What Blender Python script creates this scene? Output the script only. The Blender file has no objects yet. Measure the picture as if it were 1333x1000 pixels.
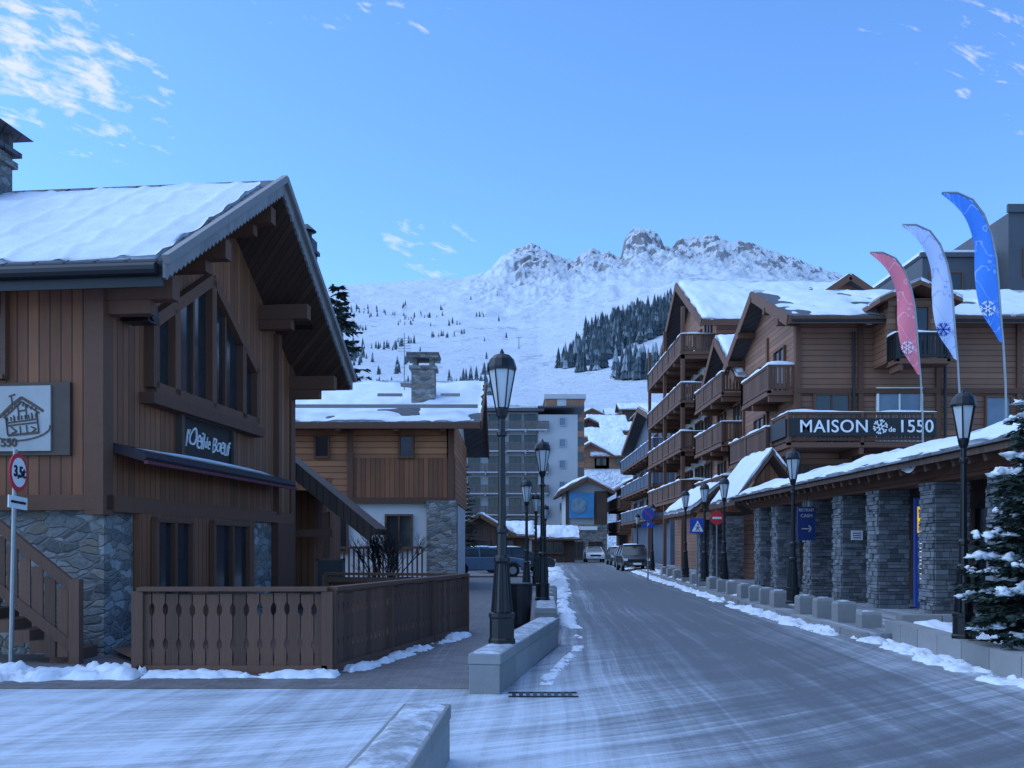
import bpy, math, random
from mathutils import Vector, Matrix, noise
random.seed(7)
R=random.random
def rr(a,b): return a+(b-a)*random.random()
COL=bpy.context.scene.collection
# ------------------------------------------------------------------ materials
class N:
    def __init__(s,name,rough=.8,world=False):
        if world:
            s.nt=world.node_tree
        else:
            s.m=bpy.data.materials.new(name); s.m.use_nodes=True; s.nt=s.m.node_tree
        s.n=s.nt.nodes; s.l=s.nt.links
        if not world:
            s.b=s.n['Principled BSDF']; s.b.inputs['Roughness'].default_value=rough
    def put(s,sock,v):
        if v is None: return
        if isinstance(v,bpy.types.NodeSocket): s.l.new(v,sock)
        elif isinstance(v,tuple) and len(v)==3 and sock.type=='RGBA': sock.default_value=(*v,1)
        else: sock.default_value=v
    def math(s,op,a,b=None,c=None,clamp=False):
        nd=s.n.new('ShaderNodeMath'); nd.operation=op; nd.use_clamp=clamp
        s.put(nd.inputs[0],a); s.put(nd.inputs[1],b); s.put(nd.inputs[2],c)
        return nd.outputs[0]
    def mix(s,f,a,b,mode='MIX'):
        nd=s.n.new('ShaderNodeMixRGB'); nd.blend_type=mode
        s.put(nd.inputs[0],f); s.put(nd.inputs[1],a); s.put(nd.inputs[2],b)
        return nd.outputs[0]
    def vec(s,x,y,z):
        nd=s.n.new('ShaderNodeCombineXYZ')
        s.put(nd.inputs[0],x); s.put(nd.inputs[1],y); s.put(nd.inputs[2],z); return nd.outputs[0]
    def sep(s,v):
        nd=s.n.new('ShaderNodeSeparateXYZ'); s.l.new(v,nd.inputs[0]); return nd.outputs
    def noise(s,v,scale,detail=3,rough=.5,dist=0):
        nd=s.n.new('ShaderNodeTexNoise'); s.put(nd.inputs['Vector'],v)
        nd.inputs['Scale'].default_value=scale; nd.inputs['Detail'].default_value=detail
        nd.inputs['Roughness'].default_value=rough; nd.inputs['Distortion'].default_value=dist
        return nd.outputs[0]
    def white(s,v):
        nd=s.n.new('ShaderNodeTexWhiteNoise'); nd.noise_dimensions='3D'; s.put(nd.inputs['Vector'],v); return nd.outputs['Value']
    def voro(s,v,scale,feat='F1',rand=1):
        nd=s.n.new('ShaderNodeTexVoronoi'); nd.feature=feat; s.put(nd.inputs['Vector'],v)
        nd.inputs['Scale'].default_value=scale; nd.inputs['Randomness'].default_value=rand
        return nd
    def ramp(s,f,st):
        nd=s.n.new('ShaderNodeValToRGB'); s.put(nd.inputs[0],f)
        e=nd.color_ramp.elements
        while len(e)<len(st): e.new(.5)
        for i,(p,c) in enumerate(st):
            e[i].position=p; e[i].color=(*c,1) if isinstance(c,tuple) else (c,c,c,1)
        return nd.outputs[0]
    def obj(s):
        nd=s.n.new('ShaderNodeTexCoord'); return nd.outputs['Object']
    def geo(s,o='Position'):
        nd=s.n.new('ShaderNodeNewGeometry'); return nd.outputs[o]
    def bump(s,h,st=.3,dist=.02):
        nd=s.n.new('ShaderNodeBump'); nd.inputs['Strength'].default_value=st; nd.inputs['Distance'].default_value=dist
        s.l.new(h,nd.inputs['Height']); s.l.new(nd.outputs[0],s.b.inputs['Normal'])
    def col(s,c): s.put(s.b.inputs['Base Color'],c)

def sc(c,k): return tuple(min(1,x*k) for x in c)
def mat_plain(name,c,rough=.7,metal=0,var=.15,scale=6):
    m=N(name,rough); n=m.noise(m.obj(),scale,4)
    m.col(m.mix(n,sc(c,1-var*2),sc(c,1+var*2))); m.b.inputs['Metallic'].default_value=metal
    return m.m
def mat_wood(name,c,w=.16,mode='v',var=.5,gap=.06):
    m=N(name,.75); x,y,z=m.sep(m.obj())
    if mode=='v': a=m.math('ADD',x,y); g=m.vec(m.math('MULTIPLY',x,9),m.math('MULTIPLY',y,9),m.math('MULTIPLY',z,.8))
    else: a=z; g=m.vec(m.math('MULTIPLY',x,.8),m.math('MULTIPLY',y,.8),m.math('MULTIPLY',z,14))
    q=m.math('DIVIDE',a,w); f=m.math('FRACT',q); fl=m.math('FLOOR',q)
    r=m.white(m.vec(fl,0,0))
    gr=m.noise(g,2.2,5,.65); bl=m.noise(m.obj(),.7,3)
    k=m.math('ADD',m.math('MULTIPLY',r,.5),m.math('MULTIPLY',gr,.5))
    c1=m.mix(k,sc(c,1-var),sc(c,1+var))
    c1=m.mix(m.math('MULTIPLY',m.ramp(bl,[(.4,0.0),(.7,1.0)]),.4),c1,(c[0]*.5,c[1]*.6,c[2]*.8))
    e=m.math('LESS_THAN',m.math('MINIMUM',f,m.math('SUBTRACT',1,f)),gap)
    m.col(m.mix(m.math('MULTIPLY',e,.8),c1,(.016,.010,.008)))
    h=m.math('ADD',m.math('MULTIPLY',gr,.4),m.math('SUBTRACT',1,e)); m.bump(h,.5,.012)
    return m.m
def mat_island(name,c,var=.4,rough=.8,grain=None):
    m=N(name,rough); r=m.geo('Random Per Island')
    o=m.obj()
    n=m.noise(o,7,5,.65)
    if grain=='z':
        x,y,z=m.sep(o); n=m.noise(m.vec(m.math('MULTIPLY',x,20),m.math('MULTIPLY',y,20),m.math('MULTIPLY',z,1.5)),1.5,5,.65)
    k=m.math('ADD',m.math('MULTIPLY',r,.55),m.math('MULTIPLY',n,.45))
    m.col(m.mix(k,sc(c,1-var),sc(c,1+var))); m.bump(n,.5,.02); return m.m
def mat_stone(name,c,scale=3.2):
    m=N(name,.85); o=m.obj(); x,y,z=m.sep(o)
    nn=m.noise(o,2.5,3)
    wv=m.vec(m.math('ADD',x,m.math('MULTIPLY',nn,.5)),y,m.math('ADD',m.math('MULTIPLY',z,2.3),m.math('MULTIPLY',nn,.6)))
    v=m.voro(wv,scale); ed=m.voro(wv,scale,'DISTANCE_TO_EDGE').outputs['Distance']
    sp=m.sep(v.outputs['Color'])
    n=m.noise(o,14,5,.65); n2=m.noise(o,2,3)
    k=m.math('ADD',m.math('MULTIPLY',sp[0],.5),m.math('MULTIPLY',n,.5))
    c1=m.ramp(k,[(0.15,sc(c,.3)),(.45,sc(c,.8)),(.8,sc(c,1.7))])
    c1=m.mix(m.math('MULTIPLY',m.math('GREATER_THAN',sp[1],.75),.5),c1,(c[0]*1.3,c[1]*1.0,c[2]*.75))
    mo=m.ramp(ed,[(0.0,1.0),(.03,.8),(.08,0.0)])
    m.col(m.mix(mo,c1,m.mix(n2,sc(c,.6),sc(c,1.2))))
    h=m.math('ADD',m.math('MULTIPLY',m.ramp(ed,[(0.0,0.0),(.12,1.0)]),.6),m.math('MULTIPLY',n,.8)); m.bump(h,.9,.04)
    return m.m
def mat_snow(name='snow',c=(.76,.80,.87)):
    m=N(name,.6); o=m.geo(); n=m.noise(o,2.5,5,.6); n2=m.noise(o,18,3)
    m.col(m.mix(n,sc(c,.82),c)); m.bump(m.math('ADD',n,m.math('MULTIPLY',n2,.3)),.4,.06)
    return m.m
def mat_glass(name,c=(.02,.025,.03),rough=.12):
    m=N(name,rough); n=m.noise(m.obj(),1.3,2); m.col(m.mix(n,sc(c,.5),sc(c,1.8)))
    m.b.inputs['Specular IOR Level'].default_value=.6
    m.bump(m.noise(m.obj(),1.0,1),.05,.02); return m.m

WOOD=mat_wood('wood_vertical',(.25,.092,.040),.17,'v',.55)
WOODH=mat_wood('wood_horizontal',(.44,.18,.078),.22,'h',.55)
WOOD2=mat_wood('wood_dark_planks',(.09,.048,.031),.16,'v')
WOOD3=mat_wood('wood_facade_brown',(.28,.13,.075),.22,'h',.4)
BEAM=mat_island('timber_beam',(.13,.055,.03),.4,.75,None)
FENCE=mat_island('fence_wood',(.12,.057,.035),.6,.75,'z')
TRIM=mat_island('weathered_trim',(.20,.185,.18),.3,.6)
STONE=mat_stone('rubble_stone',(.22,.22,.215),3.4)
PSTONE=mat_island('pillar_stone',(.15,.16,.175),.75,.85)
MORTAR=mat_plain('mortar',(.045,.045,.05))
GRAN=mat_island('granite',(.24,.24,.24),.3,.85)
SNOW=mat_snow()
RSNOW=mat_snow('thin_roof_snow',(.66,.71,.80))
SLATE=mat_wood('roof_metal',(.09,.09,.10),.45,'v',.2,.05)
DARK=mat_plain('dark_metal',(.014,.015,.018),.45,.3)
BLACK=mat_plain('lamp_black',(.008,.009,.012),.4,.2)
PLASTER=mat_plain('white_plaster',(.6,.6,.6),.9,0,.06,1.5)
PLAST2=mat_plain('grey_plaster',(.40,.40,.41),.9,0,.06,.5)
PLAST3=mat_plain('dark_balcony_panel',(.13,.115,.11),.9,0,.1,.5)  # dark grey-brown colour of the apartment balcony rails and window frames
GREY=mat_plain('grey_cladding',(.06,.065,.075),.6,0,.1,.8)
BLUEG=mat_plain('bluegrey_panels',(.08,.1,.14),.6,0,.15,.8)
GLASS=mat_glass('window_glass')
GLASSB=mat_glass('window_glass_pale',(.10,.14,.2),.2)
WHITE=mat_plain('white_paint',(.78,.78,.78),.5,0,.03)
DULLW=mat_plain('dull_white_panel',(.40,.40,.39),.6,0,.1,3)
GREYP=mat_plain('galvanised_steel',(.25,.26,.27),.4,.6)
RED=mat_plain('red_paint',(.6,.03,.04),.5,0,.05)
BLUE=mat_plain('blue_paint',(.015,.06,.35),.45,0,.08)
BLUED=mat_plain('dark_blue_panel',(.012,.03,.14),.45,0,.1)
BROWNP=mat_plain('brown_board',(.09,.06,.045),.7)
LGLASS=mat_plain('lantern_glass',(.5,.53,.55),.25,0,.06)
AWN=mat_plain('awning_fabric',(.035,.02,.025),.8)
REDF=mat_plain('awning_red_trim',(.13,.025,.035),.8)

# ------------------------------------------------------------------ mesh builder
class MB:
    def __init__(s): s.v=[]; s.f=[]; s.mi=[]
    def add(s,vs,fs,mi=0):
        o=len(s.v); s.v+= [Vector(v) for v in vs]
        for f in fs: s.f.append([o+i for i in f]); s.mi.append(mi)
    def box(s,x0,x1,y0,y1,z0,z1,mi=0):
        s.add([(x0,y0,z0),(x1,y0,z0),(x1,y1,z0),(x0,y1,z0),(x0,y0,z1),(x1,y0,z1),(x1,y1,z1),(x0,y1,z1)],
              [(0,3,2,1),(4,5,6,7),(0,1,5,4),(1,2,6,5),(2,3,7,6),(3,0,4,7)],mi)
    def prism(s,poly,a0,a1,axis,mi=0):
        def mk(p,a):
            if axis=='x': return (a,p[0],p[1])
            if axis=='y': return (p[0],a,p[1])
            return (p[0],p[1],a)
        n=len(poly)
        s.add([mk(p,a0) for p in poly]+[mk(p,a1) for p in poly],
              [tuple(range(n)),tuple(range(2*n-1,n-1,-1))]+[(i,i+n,(i+1)%n+n,(i+1)%n) for i in range(n)],mi)
    def beam(s,p,q,w,h,mi=0,up=(0,0,1)):
        p=Vector(p); q=Vector(q); d=(q-p).normalized(); u=Vector(up)
        if abs(d.dot(u))>.98: u=Vector((0,1,0))
        r=d.cross(u).normalized(); u=r.cross(d)
        vs=[]
        for e in (p,q):
            for a,b in ((-1,-1),(1,-1),(1,1),(-1,1)): vs.append(e+r*a*w/2+u*b*h/2)
        s.add(vs,[(0,1,2,3),(7,6,5,4),(0,4,5,1),(1,5,6,2),(2,6,7,3),(3,7,4,0)],mi)
    def cyl(s,p,q,r0,r1,n=8,mi=0):
        p=Vector(p); q=Vector(q); d=(q-p).normalized()
        u=Vector((1,0,0)) if abs(d.x)<.8 else Vector((0,1,0))
        a=d.cross(u).normalized(); b=d.cross(a)
        vs=[]
        for e,r in ((p,r0),(q,r1)):
            for i in range(n):
                t=2*math.pi*i/n; vs.append(e+(a*math.cos(t)+b*math.sin(t))*r)
        s.add(vs,[tuple(range(n)),tuple(range(2*n-1,n-1,-1))]+[(i,(i+1)%n,(i+1)%n+n,i+n) for i in range(n)],mi)
    def lathe(s,prof,n=12,c=(0,0,0),mi=0):
        vs=[]; fs=[]
        for r,z in prof:
            for i in range(n):
                t=2*math.pi*i/n; vs.append((c[0]+r*math.cos(t),c[1]+r*math.sin(t),c[2]+z))
        m=len(prof)
        for j in range(m-1):
            for i in range(n):
                fs.append((j*n+i,j*n+(i+1)%n,(j+1)*n+(i+1)%n,(j+1)*n+i))
        fs.append(tuple(range(n-1,-1,-1))); fs.append(tuple((m-1)*n+i for i in range(n)))
        s.add(vs,fs,mi)
    def blob(s,c,r,seed=0,mi=0,nu=8,nv=5,rough=.3):
        vs=[];fs=[]
        c=Vector(c)
        for j in range(nv+1):
            ph=math.pi*j/nv
            for i in range(nu):
                t=2*math.pi*i/nu
                d=Vector((math.sin(ph)*math.cos(t),math.sin(ph)*math.sin(t),math.cos(ph)))
                k=1+rough*noise.noise(d*1.7+Vector((seed*3.1,seed,0)))
                vs.append(c+Vector((d.x*r[0],d.y*r[1],d.z*r[2]))*k)
        for j in range(nv):
            for i in range(nu): fs.append((j*nu+i,(j+1)*nu+i,(j+1)*nu+(i+1)%nu,j*nu+(i+1)%nu))
        s.add(vs,fs,mi)
    def mesh(s,name,mats,smooth=False,off=None,recalc=True):
        me=bpy.data.meshes.new(name)
        vs=[tuple(v-off) if off else tuple(v) for v in s.v]
        me.from_pydata(vs,[],s.f)
        for m in mats: me.materials.append(m)
        if len(mats)>1: me.polygons.foreach_set('material_index',s.mi)
        if recalc:
            import bmesh
            bm=bmesh.new(); bm.from_mesh(me); bmesh.ops.recalc_face_normals(bm,faces=bm.faces); bm.to_mesh(me); bm.free()
        if smooth: me.polygons.foreach_set('use_smooth',[True]*len(me.polygons))
        me.update(); return me
OFF={}
def link(o): COL.objects.link(o); return o
def thing(name,label,cat,loc=(0,0,0),rotz=0,group=None,worldcoords=True):
    o=bpy.data.objects.new(name,None); o.empty_display_size=.3; link(o)
    o.location=loc; o.rotation_euler[2]=rotz
    o["label"]=label; o["category"]=cat
    if group: o["group"]=group
    OFF[o.name]=Vector(loc) if worldcoords else Vector((0,0,0))
    return o
def part(mb,name,root,mats,smooth=False,label=None,recalc=True):
    if not isinstance(mats,(list,tuple)): mats=[mats]
    off=OFF.get(root.name,Vector((0,0,0)))
    o=bpy.data.objects.new(name,mb.mesh(name,mats,smooth,off,recalc)); link(o); o.parent=root
    if label: o["label"]=label
    OFF[o.name]=off
    return o
def clone(root,loc,rotz=0,scale=1,label=None):
    n=root.copy(); link(n); n.location=loc; n.rotation_euler[2]=rotz; n.scale=(scale,)*3
    if label: n["label"]=label
    for c in root.children:
        cc=c.copy(); link(cc); cc.parent=n
        for g in c.children:
            gg=g.copy(); link(gg); gg.parent=cc
    return n
def single(mb,name,mats,label=None,cat=None,group=None,kind=None,smooth=False,loc=None,recalc=True):
    if not isinstance(mats,(list,tuple)): mats=[mats]
    off=Vector(loc) if loc else None
    o=bpy.data.objects.new(name,mb.mesh(name,mats,smooth,off,recalc)); link(o)
    if loc: o.location=loc
    if label: o["label"]=label
    if cat: o["category"]=cat
    if group: o["group"]=group
    if kind: o["kind"]=kind
    return o
WC={}
def win_mesh(w,h,mu,gl,fr):
    k=(round(w,2),round(h,2),mu,gl.name,fr.name)
    if k in WC: return WC[k]
    g=MB(); g.box(-w/2,w/2,-.03,.0,0,h)
    f=MB(); t=.07 if w<1.5 else .09
    f.box(-w/2-t,-w/2,-.1,0,-t,h+t); f.box(w/2,w/2+t,-.1,0,-t,h+t)
    f.box(-w/2,w/2,-.1,0,h,h+t); f.box(-w/2-.05,w/2+.05,-.14,-.002,-t,0)
    for i in range(1,mu):
        x=-w/2+w*i/mu; f.box(x-.03,x+.03,-.08,0,0,h)
    WC[k]=(g.mesh('window',[gl]),f.mesh('frame',[fr])); return WC[k]
ROT={'-y':0,'+x':math.pi/2,'-x':-math.pi/2,'+y':math.pi}
def window(root,x,y,z,w,h,face='-y',mu=2,gl=None,fr=None,name='window'):
    a,b=win_mesh(w,h,mu,gl or GLASS,fr or BEAM)
    o=bpy.data.objects.new(name,a); link(o); o.parent=root
    o.location=Vector((x,y,z))-OFF.get(root.name,Vector((0,0,0))); o.rotation_euler[2]=ROT[face]
    f=bpy.data.objects.new('frame',b); link(f); f.parent=o
    return o
def text(s,size,root,loc,face,mat,name='lettering',align='CENTER',shear=0,ext=.01,spacing=1.0,bold=0,wob=0):
    c=bpy.data.curves.new('txt','FONT'); c.body=s; c.size=size; c.align_x=align; c.align_y='CENTER'; c.shear=shear
    c.extrude=ext; c.space_character=spacing; c.offset=bold
    o=bpy.data.objects.new('txt',c); link(o)
    me=bpy.data.meshes.new_from_object(o.evaluated_get(bpy.context.evaluated_depsgraph_get()))
    bpy.data.objects.remove(o)
    for v in me.vertices:
        x,y=v.co.x,v.co.y
        if wob:
            y=y*(1.2+.25*math.sin(x*9))+wob*math.sin(x*7+1); x=x+wob*.5*math.sin(y*14+x*5)
        v.co=Vector((x,-v.co.z,y))
    me.materials.clear(); me.materials.append(mat)
    p=bpy.data.objects.new(name,me); link(p); p.parent=root
    p.location=Vector(loc)-OFF.get(root.name,Vector((0,0,0)))
    p.rotation_euler[2]=ROT[face] if isinstance(face,str) else face
    return p
def snow_slab(root,c00,c10,c11,c01,th=.2,nu=40,nv=14,seed=0,patch=0,name='snow',wav=0,mat=None,rib=0):
    c00,c10,c11,c01=[Vector(c) for c in (c00,c10,c11,c01)]
    mb=MB(); vs=[]; fs=[]
    L=(c10-c00).length; W=(c01-c00).length
    for j in range(nv+1):
        for i in range(nu+1):
            a=i/nu; b=j/nv
            p=(c00*(1-a)+c10*a)*(1-b)+(c01*(1-a)+c11*a)*b
            q=Vector((a*L*.5,b*W*.5,seed*7.3))
            d=min(a*L,(1-a)*L,b*W,(1-b)*W)
            e=min(1,math.sqrt(max(0,d)/.35)+.0)
            n=noise.noise(q*.9)+.5*noise.noise(q*2.7)+.3*noise.noise(q*6)+.15*noise.noise(q*13)
            h=th*(.9+.55*n)*(.25+.75*e) if d>1e-6 else 0.02
            if wav: h+=wav*math.sin(b*W*2*math.pi/.95+noise.noise(q*.5)*1.2)*(.4+.6*math.sin(a*L*4)*.5+.3)
            if rib: h+=rib*max(0,math.cos((a*L)*2*math.pi/.9))**6
            if patch: h-=patch*max(0,noise.noise(q*1.1+Vector((5,2,1)))+.5*noise.noise(q*3)+.1)
            if d<1e-6:
                jn=noise.noise(Vector((p.x*1.7,p.y*1.7,p.z+seed)))*.12+noise.noise(Vector((p.x*5,p.y*5,p.z+seed)))*.06
                ctr=(c00+c10+c11+c01)/4; dd=(ctr-p); dd.z=0; 
                p=p+dd.normalized()*(.04+jn) if dd.length>0 else p
            vs.append(p+Vector((0,0,h)))
    for j in range(nv):
        for i in range(nu):
            o=j*(nu+1)+i; fs.append((o,o+1,o+nu+2,o+nu+1))
    base=len(vs); 
    ring=[i for i in range(nu+1)]+[j*(nu+1)+nu for j in range(1,nv+1)]+[nv*(nu+1)+i for i in range(nu-1,-1,-1)]+[j*(nu+1) for j in range(nv-1,0,-1)]
    for k,r in enumerate(ring):
        vs.append(vs[r]+Vector((0,0,-.06)));
    for r in ring: vs[r]=vs[r]+Vector((0,0,th*.4*(1+.8*noise.noise(vs[r]*1.3))))
    m=len(ring)
    for k in range(m): fs.append((ring[k],ring[(k+1)%m],base+(k+1)%m,base+k))
    mb.add(vs,fs)
    return part(mb,name,root,mat or SNOW,True,recalc=False)
def building(name,label,cat,x0,x1,y0,y1,z0,eave,ridge,axis,wall,oe=.9,og=.9,th=.25,snow=.25,roofm=None,group=None,patch=0,fascia=BEAM,wallname='wall'):
    root=thing(name,label,cat,((x0+x1)/2,(y0+y1)/2,z0),group=group)
    w=MB()
    if axis=='x':
        m=(y0+y1)/2; w.prism([(y0,z0),(y1,z0),(y1,eave),(m,ridge),(y0,eave)],x0,x1,'x')
        sl=(ridge-eave)/(m-y0); ze=eave-oe*sl
        r=MB(); r.prism([(y0-oe,ze),(m,ridge+.002),(y1+oe,ze),(y1+oe,ze+th),(m,ridge+th),(y0-oe,ze+th)],x0-og,x1+og,'x')
        f=MB()
        for xx in (x0-og-.03,x1+og+.03):
            f.beam((xx,y0-oe,ze+th*.4),(xx,m,ridge+th*.4),.06,th+.12); f.beam((xx,m,ridge+th*.4),(xx,y1+oe,ze+th*.4),.06,th+.12)
        f.box(x0-og,x1+og,y0-oe-.12,y0-oe-.003,ze-.02,ze+th*.8)
    else:
        m=(x0+x1)/2; w.prism([(x0,z0),(x1,z0),(x1,eave),(m,ridge),(x0,eave)],y0,y1,'y')
        sl=(ridge-eave)/(m-x0); ze=eave-oe*sl
        r=MB(); r.prism([(x0-oe,ze),(m,ridge+.002),(x1+oe,ze),(x1+oe,ze+th),(m,ridge+th),(x0-oe,ze+th)],y0-og,y1+og,'y')
        f=MB()
        for yy in (y0-og-.03,y1+og+.03):
            f.beam((x0-oe,yy,ze+th*.4),(m,yy,ridge+th*.4),.06,th+.12); f.beam((m,yy,ridge+th*.4),(x1+oe,yy,ze+th*.4),.06,th+.12)
        f.box(x0-oe-.12,x0-oe-.003,y0-og,y1+og,ze-.02,ze+th*.8)
    part(w,wallname,root,wall); ro=part(r,'roof',root,roofm or SLATE); part(f,'fascia_board',root,fascia)
    if snow:
        if axis=='x':
            snow_slab(ro,(x0-og,y0-oe,ze+th),(x1+og,y0-oe,ze+th),(x1+og,m,ridge+th),(x0-og,m,ridge+th),snow,90,24,seed=x0,patch=patch)
            snow_slab(ro,(x1+og,y1+oe,ze+th),(x0-og,y1+oe,ze+th),(x0-og,m,ridge+th),(x1+og,m,ridge+th),snow,30,8,seed=x1)
        else:
            snow_slab(ro,(x0-oe,y1+og,ze+th),(x0-oe,y0-og,ze+th),(m,y0-og,ridge+th),(m,y1+og,ridge+th),snow,40,14,seed=x0,patch=patch)
            snow_slab(ro,(x1+oe,y0-og,ze+th),(x1+oe,y1+og,ze+th),(m,y1+og,ridge+th),(m,y0-og,ridge+th),snow,30,10,seed=x1)
    return root
def railing(mb,p,q,z,h=1.0,step=.15,w=.11,t=.03):
    p=Vector((p[0],p[1],0)); q=Vector((q[0],q[1],0)); L=(q-p).length; d=(q-p)/L; n=max(1,int(L/step))
    for i in range(n):
        c=p+d*(i+.5)*L/n
        mb.beam((c.x,c.y,z+.06),(c.x,c.y,z+h-.08),w if abs(d.x)>.7 else t,t if abs(d.x)>.7 else w,0,up=(0,1,0))
    mb.beam((p.x,p.y,z+h-.04),(q.x,q.y,z+h-.04),.09,.09); mb.beam((p.x,p.y,z+.12),(q.x,q.y,z+.12),.05,.08)
    k=max(1,int(L/2.2))
    for i in range(k+1):
        c=p+d*L*i/k; mb.box(c.x-.06,c.x+.06,c.y-.06,c.y+.06,z-.1,z+h+.03)
def balcony(root,x0,x1,y0,y1,z,sides,mat=None,snow=True,h=1.0,floor=None):
    mat=mat or FENCE
    b=MB(); b.box(x0,x1,y0,y1,z-.18,z)
    for i in range(int(max(x1-x0,y1-y0)/2.5)+1):
        if (y1-y0)>(x1-x0): yy=min(y1-.2,y0+.1+i*2.5); b.box(x0+.05,x1+.0,yy,yy+.16,z-.42,z-.182)
        else: xx=min(x1-.2,x0+.1+i*2.5); b.box(xx,xx+.16,y0+.05,y1,z-.42,z-.182)
    o=part(b,'balcony',root,floor or BEAM)
    r=MB(); s=MB()
    def strip(a,b2):
        a=Vector(a);b2=Vector(b2); L=(b2-a).length; n=max(3,int(L/.12)); d=(b2-a)/L; nn=Vector((-d.y,d.x,0))
        vs=[];fs=[]
        for i in range(n+1):
            p=a+d*L*i/n; e=noise.noise(Vector((p.x*1.1,p.y*1.1,z)))
            hh=max(0.0,.06+.12*e)*(1 if 0<i<n else .2)
            for (u,v) in ((-.075,-.01),(-.065,hh*.75),(0,hh),(.065,hh*.75),(.075,-.01)): vs.append(p+nn*u+Vector((0,0,v)))
        for i in range(n):
            for j in range(4): fs.append((i*5+j,i*5+j+1,(i+1)*5+j+1,(i+1)*5+j))
        s.add(vs,fs)
    e=.06
    if 'y' in sides: railing(r,(x0+e,y0+e),(x1-e,y0+e),z,h); strip((x0,y0+e,z+h+.01),(x1,y0+e,z+h+.01))
    if 'x' in sides: railing(r,(x0+e,y0+e+.1),(x0+e,y1-e),z,h); strip((x0+e,y0,z+h+.01),(x0+e,y1,z+h+.01))
    if 'Y' in sides: railing(r,(x0+e,y1-e),(x1-e,y1-e),z,h)
    part(r,'railing',o,mat)
    if snow and s.v: part(s,'snow',o,SNOW,True,recalc=False)
    return o
# ------------------------------------------------------------------ ground & terrain
def interp(x,k):
    if x<=k[0][0]: return k[0][1]
    for (a,b),(c,d) in zip(k,k[1:]):
        if x<=c:
            t=(x-a)/(c-a); return b+(d-b)*t
    return k[-1][1]
SIL=[(-900,430),(-300,395),(100,382),(415,373),(450,372),(500,368),(560,363),(600,362),(630,357),(643,345),(655,333),(670,325),(690,320),(705,324),(720,333),(735,337),(750,341),(757,331),(770,324),(782,330),(790,326),(800,334),(808,336),(812,314),(819,304),(835,299),(850,303),(860,312),(864,322),(874,325),(882,314),(900,310),(930,310),(950,317),(972,317),(990,322),(1010,333),(1050,345),(1090,356),(1150,380),(1333,405),(2200,440)]
SMC={}
def terr(u,Y):
    px=666+1250*u
    t1=(711-interp(px,SIL))/1250
    hi=Y>1300
    rocky=min(1,max(0,(px-600)/60))*min(1,max(0,(1110-px)/80))
    t13=interp(px,[(300,.20),(560,.2),(700,.205),(760,.218),(880,.25),(1100,.235),(1600,.18)])
    t7=interp(px,[(500,.155),(700,.157),(860,.172),(1100,.16)])
    prof=[(150,-.001),(200,.085),(260,.118),(350,.132),(700,t7),(1300,t13)]
    X=u*Y
    if not hi: t=interp(Y,prof); s=0
    else:
        k=round(px,2)
        if k not in SMC: SMC[k]=sum((711-interp(px+o,SIL)-7)/1250 for o in (-60,-40,-20,0,20,40,60))/7
        s=min(1,(Y-1300)/1700); e=1.0+.3*rocky
        jit=.06*noise.noise(Vector((X*.01,Y*.004,31)))
        b=min(1,max(0,(s+jit*(s<1)-.74)/.22)); b=b*b*(3-2*b)
        if s>=.995: b=1
        te=SMC[k]*(1-b)+t1*b
        t=t13+(te-t13)*s**e
    q=Vector((X,Y,0))
    sm=min(1,max(0,(Y-180)/300))*(1-s**6)
    t+=sm*(.005*noise.noise(q*.0021)+.004*noise.noise(q*.006)+.002*noise.noise(q*.016))
    if hi:
        wx=X+60*noise.noise(Vector((X*.004,Y*.006,11))); wy=Y+80*noise.noise(Vector((X*.004,Y*.004,21)))
        rd=1-abs(noise.noise(Vector((wx*.006+wy*.002,wy*.004,3))))*2
        rd2=1-abs(noise.noise(Vector((wx*.018,wy*.012,8))))*2
        env=s*(1-s**14)
        t+=env*(.0025+.008*rocky)*(rd*.9+rd2*.6-.6)
        cr=noise.noise(Vector((X*.022,Y*.02,1)))+.7*(1-2*abs(noise.noise(Vector((X*.05,Y*.045,2)))))+.5*noise.noise(Vector((X*.11,Y*.08,2)))
        t+=rocky*.0070*(cr-.3)*min(1,max(0,(s-.55)*4))*(1-.5*s**20)+ .0006*cr*s
    return t*Y
us=[-1.7+ i*.05 for i in range(22)]
us+=[-.6+i*(1.2/700) for i in range(701)]+[.65+i*.05 for i in range(22)]
Ys=[]; y=150
while y<2990: Ys.append(y); y*=(1.0135 if y<2000 else 1.0045)
Ys.append(3000)
tb=MB(); vs=[]
for Y in Ys:
    for u in us: vs.append((u*Y,Y,terr(u,Y)))
for k,(Y,m) in enumerate(((3060,.97),(3300,.85),(4200,.4))):
    for u in us: vs.append((u*Y,Y,terr(u,3000)*m))
nc=len(us); nrw=len(Ys)+3
fs=[(j*nc+i,j*nc+i+1,(j+1)*nc+i+1,(j+1)*nc+i) for j in range(nrw-1) for i in range(nc-1)]
tb.add(vs,fs)
m=N('mountain',.85); P=m.geo(); x,y,z=m.sep(P); nz=m.sep(m.geo('Normal'))[2]
n=m.noise(P,.02,8,.7); n2=m.noise(P,.004,4)
px=m.math('DIVIDE',x,y)
band=m.math('MULTIPLY',m.ramp(m.math('DIVIDE',y,3000),[(.77,0.0),(.93,1.0)]),m.math('MULTIPLY',m.ramp(px,[(-.06,0.0),(.0,1.0)]),m.math('LESS_THAN',px,.36)))
rock=m.math('ADD',m.math('SUBTRACT',.86,nz),m.math('MULTIPLY',m.math('SUBTRACT',n,.5),1.6))
rk=m.math('MULTIPLY',m.ramp(m.math('SUBTRACT',rock,m.math('MULTIPLY',m.math('SUBTRACT',1,band),.3)),[(.09,0.0),(.16,1.0)]),band)
small=m.ramp(m.math('ADD',m.noise(P,.035,5,.7),m.math('MULTIPLY',m.math('SUBTRACT',n2,.5),.6)),[(.60,0.0),(.66,1.0)])
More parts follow.
